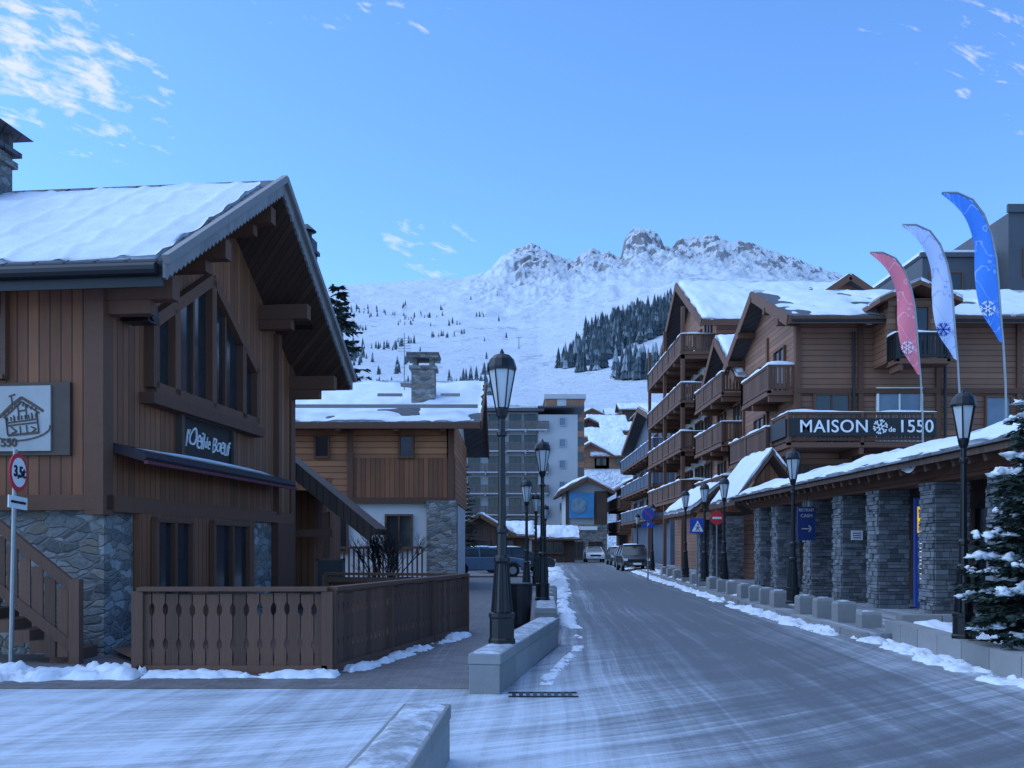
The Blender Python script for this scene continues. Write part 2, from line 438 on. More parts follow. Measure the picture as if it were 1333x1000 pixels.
small=m.math('MULTIPLY',small,m.math('MULTIPLY',m.math('GREATER_THAN',y,600),.4))
c=m.mix(n2,(.58,.63,.70),(.76,.79,.84))
c=m.mix(small,c,(.2,.23,.28))
c=m.mix(m.math('MULTIPLY',rk,.95),c,m.mix(m.noise(P,.05,5,.7),(.07,.08,.10),(.32,.29,.30)))
m.col(c); m.bump(n,1.0,22.0)
MT=m.m
single(tb,'mountain',MT,kind='structure',smooth=True,recalc=False)
g=MB(); g.add([(-6000,-6000,0),(6000,-6000,0),(6000,6000,0),(-6000,6000,0)],[(0,1,2,3)])
single(g,'ground',SNOW,kind='structure',recalc=False)
def frost(name,base,cov,paver=False):
    m=N(name,.75); P=m.geo(); x,y,z=m.sep(P)
    wp=m.math('MULTIPLY',m.math('SUBTRACT',m.noise(P,.12,2),.5),1.6)
    dx=m.math('ADD',x,8.5); dy=m.math('SUBTRACT',y,24)
    r=m.math('SQRT',m.math('ADD',m.math('MULTIPLY',dx,dx),m.math('MULTIPLY',dy,dy)))
    th=m.math('ARCTAN2',dy,dx)
    st1=m.noise(m.vec(m.math('MULTIPLY',m.math('ADD',r,wp),4.6),m.math('MULTIPLY',th,.7),0),1,6,.76,.1)
    wx=m.math('SUBTRACT',x,m.math('MULTIPLY',y,.045))
    st2=m.noise(m.vec(m.math('MULTIPLY',m.math('ADD',wx,m.math('MULTIPLY',wp,.3)),3.8),m.math('MULTIPLY',y,.035),4),1,6,.76,.1)
    br=m.noise(P,.25,4,.6)
    fine=m.noise(P,11,6,.75); med=m.noise(P,1.8,5,.65,.4)
    near=m.math('SUBTRACT',1,m.math('DIVIDE',m.math('SUBTRACT',y,8),12,clamp=True),clamp=True)
    left=m.math('MULTIPLY',near,m.math('SUBTRACT',1,m.math('DIVIDE',m.math('ADD',x,.5),5,clamp=True),clamp=True))
    st=m.math('ADD',m.math('MULTIPLY',st1,near),m.math('MULTIPLY',st2,m.math('SUBTRACT',1,near)))
    st=m.math('ADD',m.math('MULTIPLY',st,.65),m.math('MULTIPLY',st2,.35))
    cx=m.math('ABSOLUTE',m.math('SUBTRACT',wx,2.7)); 
    edge=m.math('MULTIPLY',m.math('SUBTRACT',cx,1.5),.12)
    k=m.math('ADD',m.math('MULTIPLY',st,1.5),m.math('MULTIPLY',br,.5))
    k=m.math('ADD',k,m.math('MULTIPLY',med,.12))
    k=m.math('ADD',k,m.math('MULTIPLY',fine,.24))
    k=m.math('ADD',k,m.math('MULTIPLY',near,.09))
    if not paver:
        k=m.math('ADD',k,m.math('MULTIPLY',left,.16))
        k=m.math('ADD',k,m.math('MINIMUM',m.math('MAXIMUM',edge,-.10),.14))
    f=m.ramp(m.math('SUBTRACT',k,cov),[(0.0,0.05),(.14,.17),(.28,.42),(.5,.85)])
    a=m.mix(m.noise(P,40,3),sc(base,.7),sc(base,1.5))
    if paver:
        b=m.n.new('ShaderNodeTexBrick'); m.l.new(P,b.inputs['Vector']); b.inputs['Scale'].default_value=1
        b.inputs['Brick Width'].default_value=.24; b.inputs['Row Height'].default_value=.12; b.inputs['Mortar Size'].default_value=.006
        b.inputs['Color1'].default_value=(*sc(base,.8),1); b.inputs['Color2'].default_value=(*sc(base,1.4),1); b.inputs['Mortar'].default_value=(.14,.15,.17,1)
        a=b.outputs[0]
    m.col(m.mix(f,a,(.62,.67,.75)))
    m.put(m.b.inputs['Roughness'],m.math('ADD',.62,m.math('MULTIPLY',f,.2)))
    m.bump(m.math('ADD',fine,m.math('MULTIPLY',f,.8)),.35,.015)
    return m.m
ROAD=frost('frosty_asphalt',(.075,.076,.080),1.14)
PAVE=frost('frosty_pavers',(.10,.076,.070),1.26,True)
rd=MB(); rd.add([(-30,-8,.004),(6.1,-8,.004),(6.05,16,.004),(6.2,24,.004),(6.9,41,.004),(8.9,74,.004),(10.6,128,.004),(4.5,128,.004),(2.9,74,.004),(1.3,29,.004),(.8,15.5,.004),(-.1,10.7,.004),(-30,10.7,.004)],[tuple(range(13))])
single(rd,'road',ROAD,kind='structure',recalc=False)
pv=MB(); pv.add([(-30,10.7,.008),(-.1,10.7,.008),(.8,15.5,.008),(1.3,29,.008),(2.9,74,.008),(4.5,128,.008),(-30,128,.008)],[tuple(range(7))])
single(pv,'pavement',PAVE,kind='structure',recalc=False)
rp=MB(); 
ed=[(6.05,16.2),(6.2,24),(6.9,41),(8.9,74),(10.6,128)]
rp.prism(ed+[(30,128),(30,16.2)],0,.12,'z')
single(rp,'pavement',frost('snowy_pavement',(.09,.09,.095),1.12),kind='structure')
kb=MB()
for (a,b),(c,d) in zip(ed,ed[1:]):
    L=math.hypot(c-a,d-b); k=int(L/1.0)
    for i in range(k):
        p=Vector((a,b,0)).lerp(Vector((c,d,0)),i/k+.003); q=Vector((a,b,0)).lerp(Vector((c,d,0)),(i+1)/k-.003)
        kb.beam(p+Vector((-.08,0,.065)),q+Vector((-.08,0,.065)),.15,.14)
single(kb,'kerb',GRAN,kind='structure')
# ------------------------------------------------------------------ LEFT CHALET (restaurant)
TH=math.radians(6)
H=thing('chalet_restaurant','dark timber chalet restaurant with rubble stone base and snowy roof','restaurant building',(-5.95,14,0),-TH,worldcoords=False)
w=MB(); w.box(-14,0,0,8,0,2.25); part(w,'stone_base',H,STONE)
w=MB(); w.prism([(-.05,2.25),(8.05,2.25),(8.05,5.66),(4,8.1),(-.05,5.66)],-14.02,.05,'x'); part(w,'wall',H,WOOD)
w=MB()
for (x,y) in ((.06,-.06),(.06,8.06)): w.box(x-.24,x+.04,y-.14,y+.14,2.05 if y<1 else 0,5.85)
w.box(-14,.1,-.1,.1-.02,2.12,2.34); w.box(0,.13,.08,8,2.1,2.34)
w.box(.0,.16,6.9,8.0,0,2.1); w.box(.03,.17,6.9,7.1,2.3,6.2)
part(w,'timber_frame',H,BEAM)
r=MB(); r.prism([(-.7,5.25),(4,8.1),(8.7,5.25),(8.7,5.48),(4,8.34),(-.7,5.48)],-14.6,1.25,'x')
roof=part(r,'roof',H,[WOOD2])
r=MB(); r.prism([(-.72,5.485),(4,8.345),(8.72,5.485),(8.72,5.53),(4,8.40),(-.72,5.53)],-14.6,1.30,'x'); 
for i in range(34): 
    xx=1.2-i*.45
    r.beam((xx,-.7,5.53),(xx,3.9,8.34),.03,.04)
part(r,'ridge_metal',roof,SLATE)
f=MB()
def scall(mb,p,q,x,h=.26):
    p=Vector(p);q=Vector(q);L=(q-p).length;n=int(L/.16)
    for i in range(n):
        a=p.lerp(q,i/n);b=p.lerp(q,(i+1)/n);c=(a+b)/2
        mb.add([(x,a.x,a.y),(x,b.x,b.y),(x,b.x,b.y-h*.9),(x,c.x,c.y-h-.03),(x,a.x,a.y-h*.9),(x+.04,a.x,a.y),(x+.04,b.x,b.y),(x+.04,b.x,b.y-h*.9),(x+.04,c.x,c.y-h-.03),(x+.04,a.x,a.y-h*.9)],
               [(0,1,2,3,4),(9,8,7,6,5),(0,5,6,1),(1,6,7,2),(2,7,8,3),(3,8,9,4),(4,9,5,0)])
scall(f,(-.75,5.5),(4,8.38),1.26); scall(f,(4,8.38),(8.75,5.5),1.26)
part(f,'fascia_board',roof,TRIM)
f=MB(); f.beam((1.33,-.8,5.50),(1.33,4,8.42),.1,.12); f.beam((1.33,8.8,5.50),(1.33,4,8.42),.1,.12)
part(f,'verge_flashing',roof,TRIM)
f=MB(); f.box(.57,.93,6.85,7.2,6.3,8.25); f.box(.52,.98,6.8,7.25,7.95,8.03); f.lathe([(.12,8.25),(.12,8.42),(.22,8.44),(.03,8.6)],10,(.75,7.02,0)); part(f,'flue',roof,DARK)
gt=MB(); gt.cyl((-14.6,-.8,5.38),(1.2,-.8,5.38),.09,.09,10); gt.box(-14.6,1.25,-.74,-.702,5.15,5.5); part(gt,'gutter',H,DARK)
for yy,zz in ((-.0,5.45),(1.9,6.6),(4,7.88),(6.1,6.6),(8.0,5.45)):
    pl=MB(); pl.box(-.1,1.1,yy-.12,yy+.12,zz-.3,zz-.0); pl.box(-.1,.75,yy-.1,yy+.1,zz-.5,zz-.302)
    part(pl,'purlin',H,BEAM)
snow_slab(roof,(-14.6,-.70,5.53),(1.15,-.70,5.53),(1.08,3.55,8.13),(-14.6,3.55,8.13),.09,260,60,seed=3,wav=.03,patch=.06,mat=RSNOW,rib=.035)
snow_slab(roof,(1.2,8.7,5.53),(-14.6,8.7,5.53),(-14.6,4.1,8.34),(1.2,4.1,8.34),.15,40,10,seed=5)
c=MB()
c.box(-4.6,-3.9,3.0,3.75,6.9,8.95); c.box(-4.67,-3.83,2.93,3.82,8.72,8.84)
ch=part(c,'chimney',H,STONE)
c=MB(); c.box(-4.72,-3.78,2.88,3.87,8.952,9.04)
for a in (-4.55,-3.95):
    for b in (3.05,3.7): c.box(a-.06,a+.06,b-.06,b+.06,9.04,9.32)
c.prism([(-4.9,9.32),(-3.62,9.32),(-4.25,9.68)],2.75,4.0,'y'); part(c,'chimney_cap',ch,SLATE)
gw=MB(); gw.prism([(1.2,4.1),(5.6,4.1),(5.6,5.12),(3.42,6.38),(1.2,5.12)],.051,.08,'x')
W=part(gw,'window',H,GLASS,label='large gable window with sloping top')
fr=MB(); X=.13
for a,b in (((1.2,4.1),(5.6,4.1)),((5.6,4.1),(5.6,5.2)),((5.6,5.15),(3.42,6.42)),((3.42,6.42),(1.2,5.15)),((1.2,5.2),(1.2,4.1)),((3.42,4.1),(3.42,6.4)),((1.95,4.1),(1.95,5.5)),((4.85,4.1),(4.85,5.5))):
    fr.beam((X,a[0],a[1]),(X,b[0],b[1]),.17,.19)
for a in (2.72,4.1): fr.beam((.10,a,4.1),(.10,a,5.9),.08,.07)
fr.box(.05,.3,.95,5.75,3.82,4.0)
part(fr,'frame',W,BEAM)
gp=MB(); gp.box(.002,.12,.85,5.6,.0,2.1); part(gp,'wall_panelling',H,WOOD)
gx=MB(); gx.box(.12,.14,1.25,2.5,.75,2.0); o=part(gx,'window',H,GLASS)
fx=MB()
for a,b in (((1.2,.7),(2.55,.7)),((1.2,2.02),(2.55,2.02)),((1.22,.7),(1.22,2.0)),((2.53,.7),(2.53,2.0)),((1.87,.7),(1.87,2.0))): fx.beam((.18,a[0],a[1]),(.18,b[0],b[1]),.09,.09)
part(fx,'frame',o,BEAM)
gx=MB(); gx.box(.12,.14,3.45,5.1,.75,2.0); o=part(gx,'window',H,GLASS)
fx=MB()
for a,b in (((3.4,.7),(5.15,.7)),((3.4,2.02),(5.15,2.02)),((3.42,.7),(3.42,2.0)),((5.13,.7),(5.13,2.0)),((4.27,.7),(4.27,2.0))): fx.beam((.18,a[0],a[1]),(.18,b[0],b[1]),.09,.09)
part(fx,'frame',o,BEAM)
window(H,-1.95,-.052,4.1,.9,1.3,'-y',2)
window(H,-6,-.052,4.1,1.2,1.3,'-y',2)
aw=MB(); aw.prism([(.06,3.12),(.55,2.98),(.6,2.9),(.55,2.84),(.06,2.98)],.1,6.8,'y'); A=part(aw,'awning',H,AWN)
aw=MB(); aw.box(.56,.62,.1,6.8,2.80,2.85); part(aw,'awning_trim',A,REDF)
s=MB(); s.blob((.3,3.3,3.05),(.24,2.8,.05),1,0,14,6,.2); part(s,'snow',A,SNOW,True)
sp=MB(); sp.box(.1,.5,.35,.65,4.95,5.25); sp.cyl((.5,.5,5.1),(.53,.5,5.1),.12,.12,12); part(sp,'loudspeaker',H,BLACK)
S1=thing('shop_sign','dark wooden restaurant sign with white handwriting on timber gable','sign',(-5.95,14,0),-TH,worldcoords=False)
b=MB(); b.box(.07,.12,2.3,4.4,3.12,3.80); part(b,'board',S1,DARK)
b=MB(); b.box(.05,.17,2.2,2.3,3.02,3.9); b.box(.05,.17,4.4,4.5,3.02,3.9); b.box(.05,.17,2.3,4.4,3.80,3.9); b.box(.05,.17,2.3,4.4,3.02,3.12); part(b,'frame',S1,BROWNP)
text("l'Oeil",.40,S1,(.13,2.76,3.46),'+x',WHITE,shear=.3,bold=-.004,spacing=.92,wob=.02); text("de",.25,S1,(.13,3.28,3.42),'+x',WHITE,shear=.2,bold=-.002,wob=.02); text("Boeuf",.38,S1,(.13,3.86,3.44),'+x',WHITE,shear=.3,bold=-.004,spacing=.88,wob=.02)
S2=thing('shop_sign','white sign panel with sketched chalet emblem on brown timber board','sign',(-5.95,14,0),-TH,worldcoords=False)
b=MB(); b.box(-2.3,-.46,-.11,-.052,2.92,3.98); part(b,'board',S2,BROWNP)
b=MB(); b.box(-2.1,-.74,-.14,-.112,2.98,3.93); part(b,'panel',S2,DULLW)
b=MB()
def rt(p):
    a=.12; x,z=p[0]+1.15,p[1]-3.45
    return (-1.15+x*math.cos(a)-z*math.sin(a),3.47+x*math.sin(a)+z*math.cos(a))
def sk(*pts,w=.022):
    pts=[rt(p) for p in pts]
    for p,q in zip(pts,pts[1:]):
        b.beam((p[0],-.146,p[1]),(q[0],-.146,q[1]),.01,w)
sk((-1.52,3.5),(-1.3,3.66),(-1.15,3.74),(-1.0,3.63),(-.84,3.5),w=.04); sk((-1.46,3.48),(-1.15,3.68),(-.9,3.48)); sk((-1.42,3.5),(-1.42,3.22),(-.94,3.2),(-.94,3.5),w=.035)
sk((-1.42,3.4),(-.94,3.4)); sk((-1.42,3.36),(-.94,3.35)); sk((-1.3,3.5),(-1.3,3.4)); sk((-1.02,3.5),(-1.02,3.4)); sk((-1.22,3.33),(-1.22,3.22)); sk((-1.12,3.33),(-1.12,3.22))
sk((-1.22,3.64),(-1.22,3.42)); sk((-1.1,3.64),(-1.1,3.42)); sk((-1.22,3.55),(-1.1,3.55)); sk((-1.36,3.34),(-1.28,3.26),(-1.36,3.24)); sk((-1.05,3.3),(-.98,3.26),(-1.04,3.22)); sk((-1.3,3.77),(-1.3,3.66)); sk((-1.34,3.78),(-1.24,3.8))
for q in range(9): sk((-1.4+q*.055,3.48),(-1.4+q*.055,3.42)); sk((-1.45+q*.06,3.52+.03*(q if q<5 else 8-q)),(-1.42+q*.06,3.56+.035*(q if q<5 else 8-q)))
for q in range(12):
    t=q/12*math.pi*1.1+3.0; sk((-1.18+.42*math.cos(t),3.26+.14*math.sin(t)),(-1.18+.42*math.cos(t+.26),3.26+.14*math.sin(t+.26)))
part(b,'emblem',S2,BROWNP)
text("1550",.17,S2,(-1.42,-.145,3.10),'-y',BROWNP,bold=.003)
an=thing('chalet_annex','timber side porch with sloping dark roof beside chalet','porch',(-7,23,0))
w=MB(); w.box(-11,-6.8,23.2,28,0,6.2); w.box(-6.8,-5.0,24.2,28,0,3.0); part(w,'wall',an,WOOD)
w=MB(); w.beam((-5.9,24.2,4.0),(-3.35,24.2,1.95),2.8,.18); part(w,'roof',an,WOOD2)
w=MB(); w.beam((-5.9,22.75,4.0),(-3.3,22.75,1.85),.1,.34); part(w,'fascia_board',an,WOOD2)
w=MB(); w.beam((-5.4,22.9,1.9),(-4.3,22.9,1.9),.14,.18); w.box(-4.5,-4.36,22.85,23,0,2.4); part(w,'post',an,BEAM)
st=thing('staircase','brown wooden outdoor staircase with plank railing against stone wall','staircase',(-7,13,0))
w=MB()
for i in range(9): w.box(-6.0-.28*(i+1),-6.0-.28*i,13.05,13.9,.14*i,.17+.14*i)
part(w,'tread',st,FENCE)
w=MB(); w.beam((-5.88,12.95,1.02),(-8.9,12.95,3.5),.09,.14); w.beam((-5.88,12.95,.2),(-8.9,12.95,2.6),.07,.14)
w.box(-5.95,-5.81,12.88,13.02,0,1.15)
for i in range(17):
    x=-5.98-.17*i; z=1.0+.82*(-5.88-x); w.box(x-.145,x,12.93,12.96,z-.85 if i>1 else .1,z-.05)
part(w,'railing',st,FENCE)
fe=thing('terrace_fence','brown wooden terrace fence with cut-out pickets and flat handrail','fence',(-2.27,12,0))
def fence_run(p,q,h=1.1):
    p=Vector((*p,0)); q=Vector((*q,0)); d=(q-p); L=d.length; d/=L; nrm=Vector((d.y,-d.x,0)); n=int(L/.158)
    mb=MB(); w=.0765
    prof=[(-w,.1),(w,.1),(w,.30),(w*.68,.34),(w*.68,.40),(w,.45),(w,.72),(w*.66,.77),(w*.66,.84),(w,.89),(w,1.0),(-w,1.0),(-w,.89),(-w*.66,.84),(-w*.66,.77),(-w,.72),(-w,.45),(-w*.68,.40),(-w*.68,.34),(-w,.30)]
    for i in range(n):
        c=p+d*((i+.5)*L/n); k=len(prof); j=rr(-.012,.012); o_=nrm*rr(-.004,.004)
        vs=[c+o_+d*a+Vector((0,0,b+j)) for a,b in prof]+[c+o_+d*a+nrm*.03+Vector((0,0,b+j)) for a,b in prof]
        mb.add(vs,[tuple(range(k)),tuple(range(2*k-1,k-1,-1))]+[(a,a+k,(a+1)%k+k,(a+1)%k) for a in range(k)])
    part(mb,'pickets',fe,FENCE)
    mb=MB(); mb.beam(p+Vector((0,0,1.06))+nrm*.0,q+Vector((0,0,1.06)),.17,.05)
    mb.beam(p-nrm*.05+Vector((0,0,.95)),q-nrm*.05+Vector((0,0,.95)),.06,.1); mb.beam(p-nrm*.05+Vector((0,0,.2)),q-nrm*.05+Vector((0,0,.2)),.06,.1)
    mb.beam(p+nrm*.0+Vector((0,0,.06)),q+Vector((0,0,.06)),.14,.1)
    part(mb,'handrail',fe,FENCE)
    for t in [i/max(1,round(L/2)) for i in range(round(L/2)+1)]:
        mb=MB(); c=p.lerp(q,t); mb.box(c.x-.07,c.x+.07,c.y-.07,c.y+.07,0,1.03)
        part(mb,'post',fe,FENCE)
fence_run((-4.66,12),(-2.3,12)); fence_run((-2.27,12.05),(-.87,17.9)); fence_run((-.9,17.95),(-3.6,18.6))
dk=MB(); dk.add([(-4.6,12.1,.1),(-2.3,12.1,.1),(-.95,17.85,.1),(-3.6,18.5,.1),(-5.3,18.5,.1),(-5.85,14,.1)],[tuple(range(6))])
part(dk,'deck',fe,FENCE,recalc=False)
mbd=thing('menu_board','black chalk menu board with wooden frame on terrace','menu board',(-3.6,19.6,0))
w=MB(); w.box(-3.95,-3.45,19.6,19.63,.3,1.3); part(w,'board',mbd,BLACK)
w=MB(); 
for a in (-3.99,-3.45): w.box(a,a+.04,19.57,19.65,0,1.34)
w.box(-3.99,-3.41,19.57,19.65,1.3,1.34); part(w,'frame',mbd,BROWNP)
def shrub(name,label,base,h,seed):
    random.seed(seed); mb=MB()
    def br(p,d,l,r,k):
        q=p+d*l; mb.cyl(p,q,r,r*.7,5 if k>2 else 3)
        if k==0: return
        for i in range(rr(2,4.2).__int__()):
            nd=(d+Vector((rr(-.6,.6),rr(-.6,.6),rr(-.1,.5)))).normalized(); br(p.lerp(q,rr(.5,1)),nd,l*rr(.6,.8),r*.66,k-1)
    for i in range(9):
        br(Vector(base),Vector((rr(-.45,.45),rr(-.45,.45),1)).normalized(),h*.32,.03,5)
    single(mb,name,mat_plain('bark',(.025,.018,.016)),label,'shrub',loc=base,recalc=False)
shrub('bare_shrub','leafless dark branching shrub beside terrace railing',(-3.3,25,0),2.6,8)
# ------------------------------------------------------------------ SECOND CHALET
C2=building('chalet','two-storey chalet with timber upper floor, white plaster base and snowy roof','chalet',-11,-2.1,34,43,0,6.05,7.9,'x',PLASTER,1.0,1.0,.22,.15,patch=.24)
w=MB(); w.box(-11.05,-2.05,33.92,34.4,3.2,5.95); w.box(-2.3,-2.03,33.92,43,3.2,6.0); part(w,'timber_storey',C2,WOODH)
w=MB(); w.box(-5.6,-2.0,33.88,33.915,3.22,4.7); w.box(-11,-6.4,33.88,33.915,3.22,4.0); part(w,'timber_panel',C2,WOOD)
w=MB(); w.box(-3.0,-1.95,33.7,34.6,0,3.19); part(w,'stone_pier',C2,STONE)
w=MB()
for x in (-2.15,-5.7,-8.7): w.box(x-.1,x+.1,33.8,33.87,3.2,6)
for x in (-10,-8,-6,-4,-2.4): w.box(x-.08,x+.08,33.0,33.9,5.55,5.75)
w.box(-11,-2,33.78,33.87,3.1,3.3); part(w,'timber_frame',C2,BEAM)
for x in (-6.7,-3.72): window(C2,x,33.9,4.75,.42,.7,'-y',1)
window(C2,-4.0,33.99,1.5,.85,1.15,'-y',2); window(C2,-6.5,33.99,1.4,1.3,1.3,'-y',2)
w=MB(); 
for i in range(28): w.box(-7.3+i*.16,-7.24+i*.16,31.5,31.53,.5,1.5)
w.box(-7.4,-2.9,31.46,31.56,1.5,1.58); w.box(-7.4,-2.9,31.46,31.56,.4,.5); w.box(-7.4,-2.9,31.5,34,.0,.45); part(w,'terrace_railing',C2,FENCE)
w=MB(); w.box(-3.7,-2.85,35.3,36.1,6.6,8.1); w.box(-3.78,-2.77,35.2,36.2,8.1,8.22)
for a in (-3.66,-3.05): w.box(a,a+.16,35.35,36.05,8.22,8.5)
w.box(-3.85,-2.7,35.1,36.3,8.5,8.6)
ch=part(w,'chimney',C2,STONE)
w=MB(); w.box(-3.87,-2.68,35.08,36.32,8.6,8.68); part(w,'chimney_cap',ch,SLATE)
w=MB(); w.blob((-3.28,35.7,8.7),(.52,.55,.07),3); part(w,'snow',ch,SNOW,True)
w=MB(); w.beam((-12,33.7,6.5),(-1.2,33.7,6.5),.08,.12); w.beam((-4.9,35.0,7.1),(-4.0,35,7.1),.1,.1); w.beam((-2.6,35.0,7.1),(-1.9,35,7.1),.1,.1); w.cyl((-4.15,37,7.6),(-4.15,37,9.8),.02,.015,5)
for i in range(6): w.beam((-4.4,37,9.6-i*.1),(-3.9,37,9.6-i*.1),.015,.015)
part(w,'snow_guard',C2,TRIM)
# ------------------------------------------------------------------ LOW WALLS, BLOCKS
m=N('frosted_stone_top',.8); P=m.geo(); m.col(m.mix(m.ramp(m.noise(P,5,6,.75),[(.42,0.0),(.62,1.0)]),(.24,.25,.27),(.56,.6,.68))); m.bump(m.noise(P,20,4),.4,.01); WTOP=m.m
def lowwall(p,q,w,h,label,group='low granite walls along the street'):
    p=Vector((*p,0)); q=Vector((*q,0)); d=(q-p); L=d.length; d/=L; n=Vector((-d.y,d.x,0))
    root=thing('low_wall',label,'low wall',tuple(p),group=group)
    mb=MB(); k=max(1,round(L/1.1))
    for i in range(k):
        a=p+d*(L*i/k+.006)+n*w/2; b=p+d*(L*(i+1)/k-.006)+n*w/2
        mb.beam(a+Vector((0,0,h*.36)),b+Vector((0,0,h*.36)),w-.02,h*.72); mb.beam(a+Vector((0,0,h*.86)),b+Vector((0,0,h*.86)),w,h*.27)
    o=part(mb,'stonework',root,GRAN)
    bv=o.modifiers.new('b','BEVEL'); bv.width=.012; bv.segments=2
    sn=MB(); N1=int(L*8); vs=[];fs=[]
    for i in range(N1+1):
        for j in range(7):
            t=i/N1; s2=j/6
            jag=.02+.03*abs(noise.noise(Vector((t*L*2,s2*3,p.x))))
            off=jag+(w-2*jag)*s2
            hh=h+.003+ (.008*(1+noise.noise(Vector((t*L*3,s2*2,1)))) if 0<j<6 and 0<i<N1 else -.006)
            vs.append(p+d*min(L-.02,max(.02,t*L))+n*off+Vector((0,0,hh)))
    for i in range(N1):
        for j in range(6): fs.append((i*7+j,(i+1)*7+j,(i+1)*7+j+1,i*7+j+1))
    sn.add(vs,fs); part(sn,'snow',root,WTOP,True,recalc=False)
    return root
lowwall((-.12,10.3),(.76,15.5),.36,.44,'grey granite low wall carrying a street lamp, dusted with snow')
lowwall((-.60,3.6),(-.455,7.2),.36,.42,'grey granite low wall with snow-dusted top near road corner')
lowwall((.85,18.2),(1.0,22.5),.42,.42,'grey granite low wall carrying a second street lamp')
random.seed(3)
def block(x,y,w=.36,d=.36,h=.4,z=0):
    mb=MB(); mb.lathe([(w*.7,0),(w*.7,h-.05),(w*.62,h)],4,(0,0,0)); 
    for v in mb.v:
        vx,vy=v.x,v.y; c=math.cos(math.pi/4); v.x=(vx*c-vy*c); v.y=(vx*c+vy*c)*d/w
    root=thing('stone_bollard','square grey granite bollard block with snowy top beside kerb','bollard',(x,y,z),group='granite bollards along the kerb',worldcoords=False)
    part(mb,'block',root,GRAN)
    mb=MB(); mb.blob((0,0,h),(w*.4,d*.4,.03),x); part(mb,'snow',root,WTOP,True)
    root.rotation_euler[2]=rr(-.1,.1)
    return root
B0=block(6.5,17.5)
for i,(x,y) in enumerate([(6.46,18.7),(6.42,19.8),(6.38,20.9),(6.45,23.2),(6.5,24.5),(6.55,25.8),(6.6,27.2),(6.75,29.4),(6.8,31),(6.9,33),(7.0,35.2),(7.15,37.5),(7.25,40),(.95,24.5),(1.05,26.5),(1.15,28.6),(7.4,43),(7.6,46),(7.8,49)]):
    clone(B0,(x,y,.12 if x>5 else 0),rr(-.15,.15))
P1=thing('planter','granite edged planting bed filled with snow beside road','planter',(7.5,13.5,0))
mb=MB(); pts=[(6.60,16.6),(6.35,14),(6.1,11.2),(5.9,8.5)]
for (a,b),(c,d) in zip(pts,pts[1:]):
    for i in range(3):
        p=Vector((a,b,.15)).lerp(Vector((c,d,.15)),i/3+.004); q=Vector((a,b,.15)).lerp(Vector((c,d,.15)),(i+1)/3-.004); mb.beam(p,q,.3,.32)
for i in range(5): mb.beam((6.75+i*.7,16.75,.2),(7.43+i*.7,16.75,.2),.3,.4)
part(mb,'edging',P1,GRAN)
mb=MB(); vs=[];fs=[]
for i in range(41):
    for j in range(49):
        y=8.4+i/40*8.2; x0=interp(y,[(8.5,5.98),(11.2,6.18),(14,6.43),(16.6,6.68)]); x=x0+(10.2-x0)*j/48
        vs.append((x,y,.24+.10*noise.noise(Vector((x*1.3,y*1.3,0)))+.07*noise.noise(Vector((x*3.5,y*3.5,0)))+.03*noise.noise(Vector((x*9,y*9,0)))+(.05 if j>1 else -.05)))
for i in range(40):
    for j in range(48): fs.append((i*49+j,i*49+j+1,(i+1)*49+j+1,(i+1)*49+j))
mb.add(vs,fs); part(mb,'snow',P1,SNOW,True,recalc=False)
def bank(path,w,h,seed,thr=-.05):
    mb=MB()
    for (a,b),(c,d) in zip(path,path[1:]):
        L=math.hypot(c-a,d-b); n=int(L/.05) if L<12 else int(L/.13); M=18; D=Vector((c-a,d-b,0))/L; nn=Vector((-D.y,D.x,0)); vs=[];fs=[]
        for i in range(n+1):
            p=Vector((a,b,0))+D*L*i/n
            cw=noise.noise(Vector((p.x*.9,p.y*.9,seed)))*w*.5
            for j in range(M+1):
                s_=(j/M*2-1); q=p+nn*(s_*w*1.25+cw)
                f1=noise.noise(Vector((q.x*1.4,q.y*1.4,seed)))+.6*noise.noise(Vector((q.x*4,q.y*4,seed+3)))+.5*noise.noise(Vector((q.x*11,q.y*11,seed+5)))+.3*noise.noise(Vector((q.x*25,q.y*25,seed+5)))
                e=1-s_*s_
                hh=(.5+f1)*e-.25+thr
                hh=h*.55*math.sqrt(hh)*(1+.5*noise.noise(Vector((q.x*8,q.y*8,3)))) if hh>0 else -.03
                if i in (0,n): hh=-.03
                vs.append(Vector((q.x,q.y,hh)))
        for i in range(n):
            for j in range(M):
                fs.append((i*(M+1)+j,i*(M+1)+j+1,(i+1)*(M+1)+j+1,(i+1)*(M+1)+j))
        mb.add(vs,fs)
    single(mb,'snow_bank',SNOW,kind='stuff',label='lumpy white cleared snow along edge',cat='snow',smooth=True,recalc=False)
bank([(-8.6,11.6),(-4.5,11.8)],.42,.34,1,.05); bank([(-4.5,11.72),(-2.1,11.72)],.22,.16,12,-.08)
bank([(-2.1,12),(-.7,17.6)],.18,.18,2,-.12)
bank([(.38,11),(1.1,15.5)],.11,.10,3,-.16); bank([(1.1,16.5),(1.5,30)],.2,.16,4,-.15); bank([(1.5,30),(3,70)],.5,.3,4,-.1)
bank([(5.8,17),(5.95,24),(6.65,41),(8.5,74)],.33,.2,5,-.08); bank([(5.65,8),(5.85,11.5),(6.2,16.8)],.3,.18,6,-.08)
bank([(6.9,24),(7.4,36),(8.6,60)],.6,.34,7,.1); bank([(6.9,17.2),(7.6,22)],.5,.2,8,.15)
mb=MB(); x,y=.3,10.25
for i in range(9): mb.box(x-.3+i*.075,x-.26+i*.075,y-.12,y+.12,.01,.018)
mb.box(x-.34,x+.4,y-.15,y-.12,.01,.02); mb.box(x-.34,x+.4,y+.12,y+.15,.01,.02)
single(mb,'drain_grate',DARK,'dark iron drain grate set in frosty road','drain')
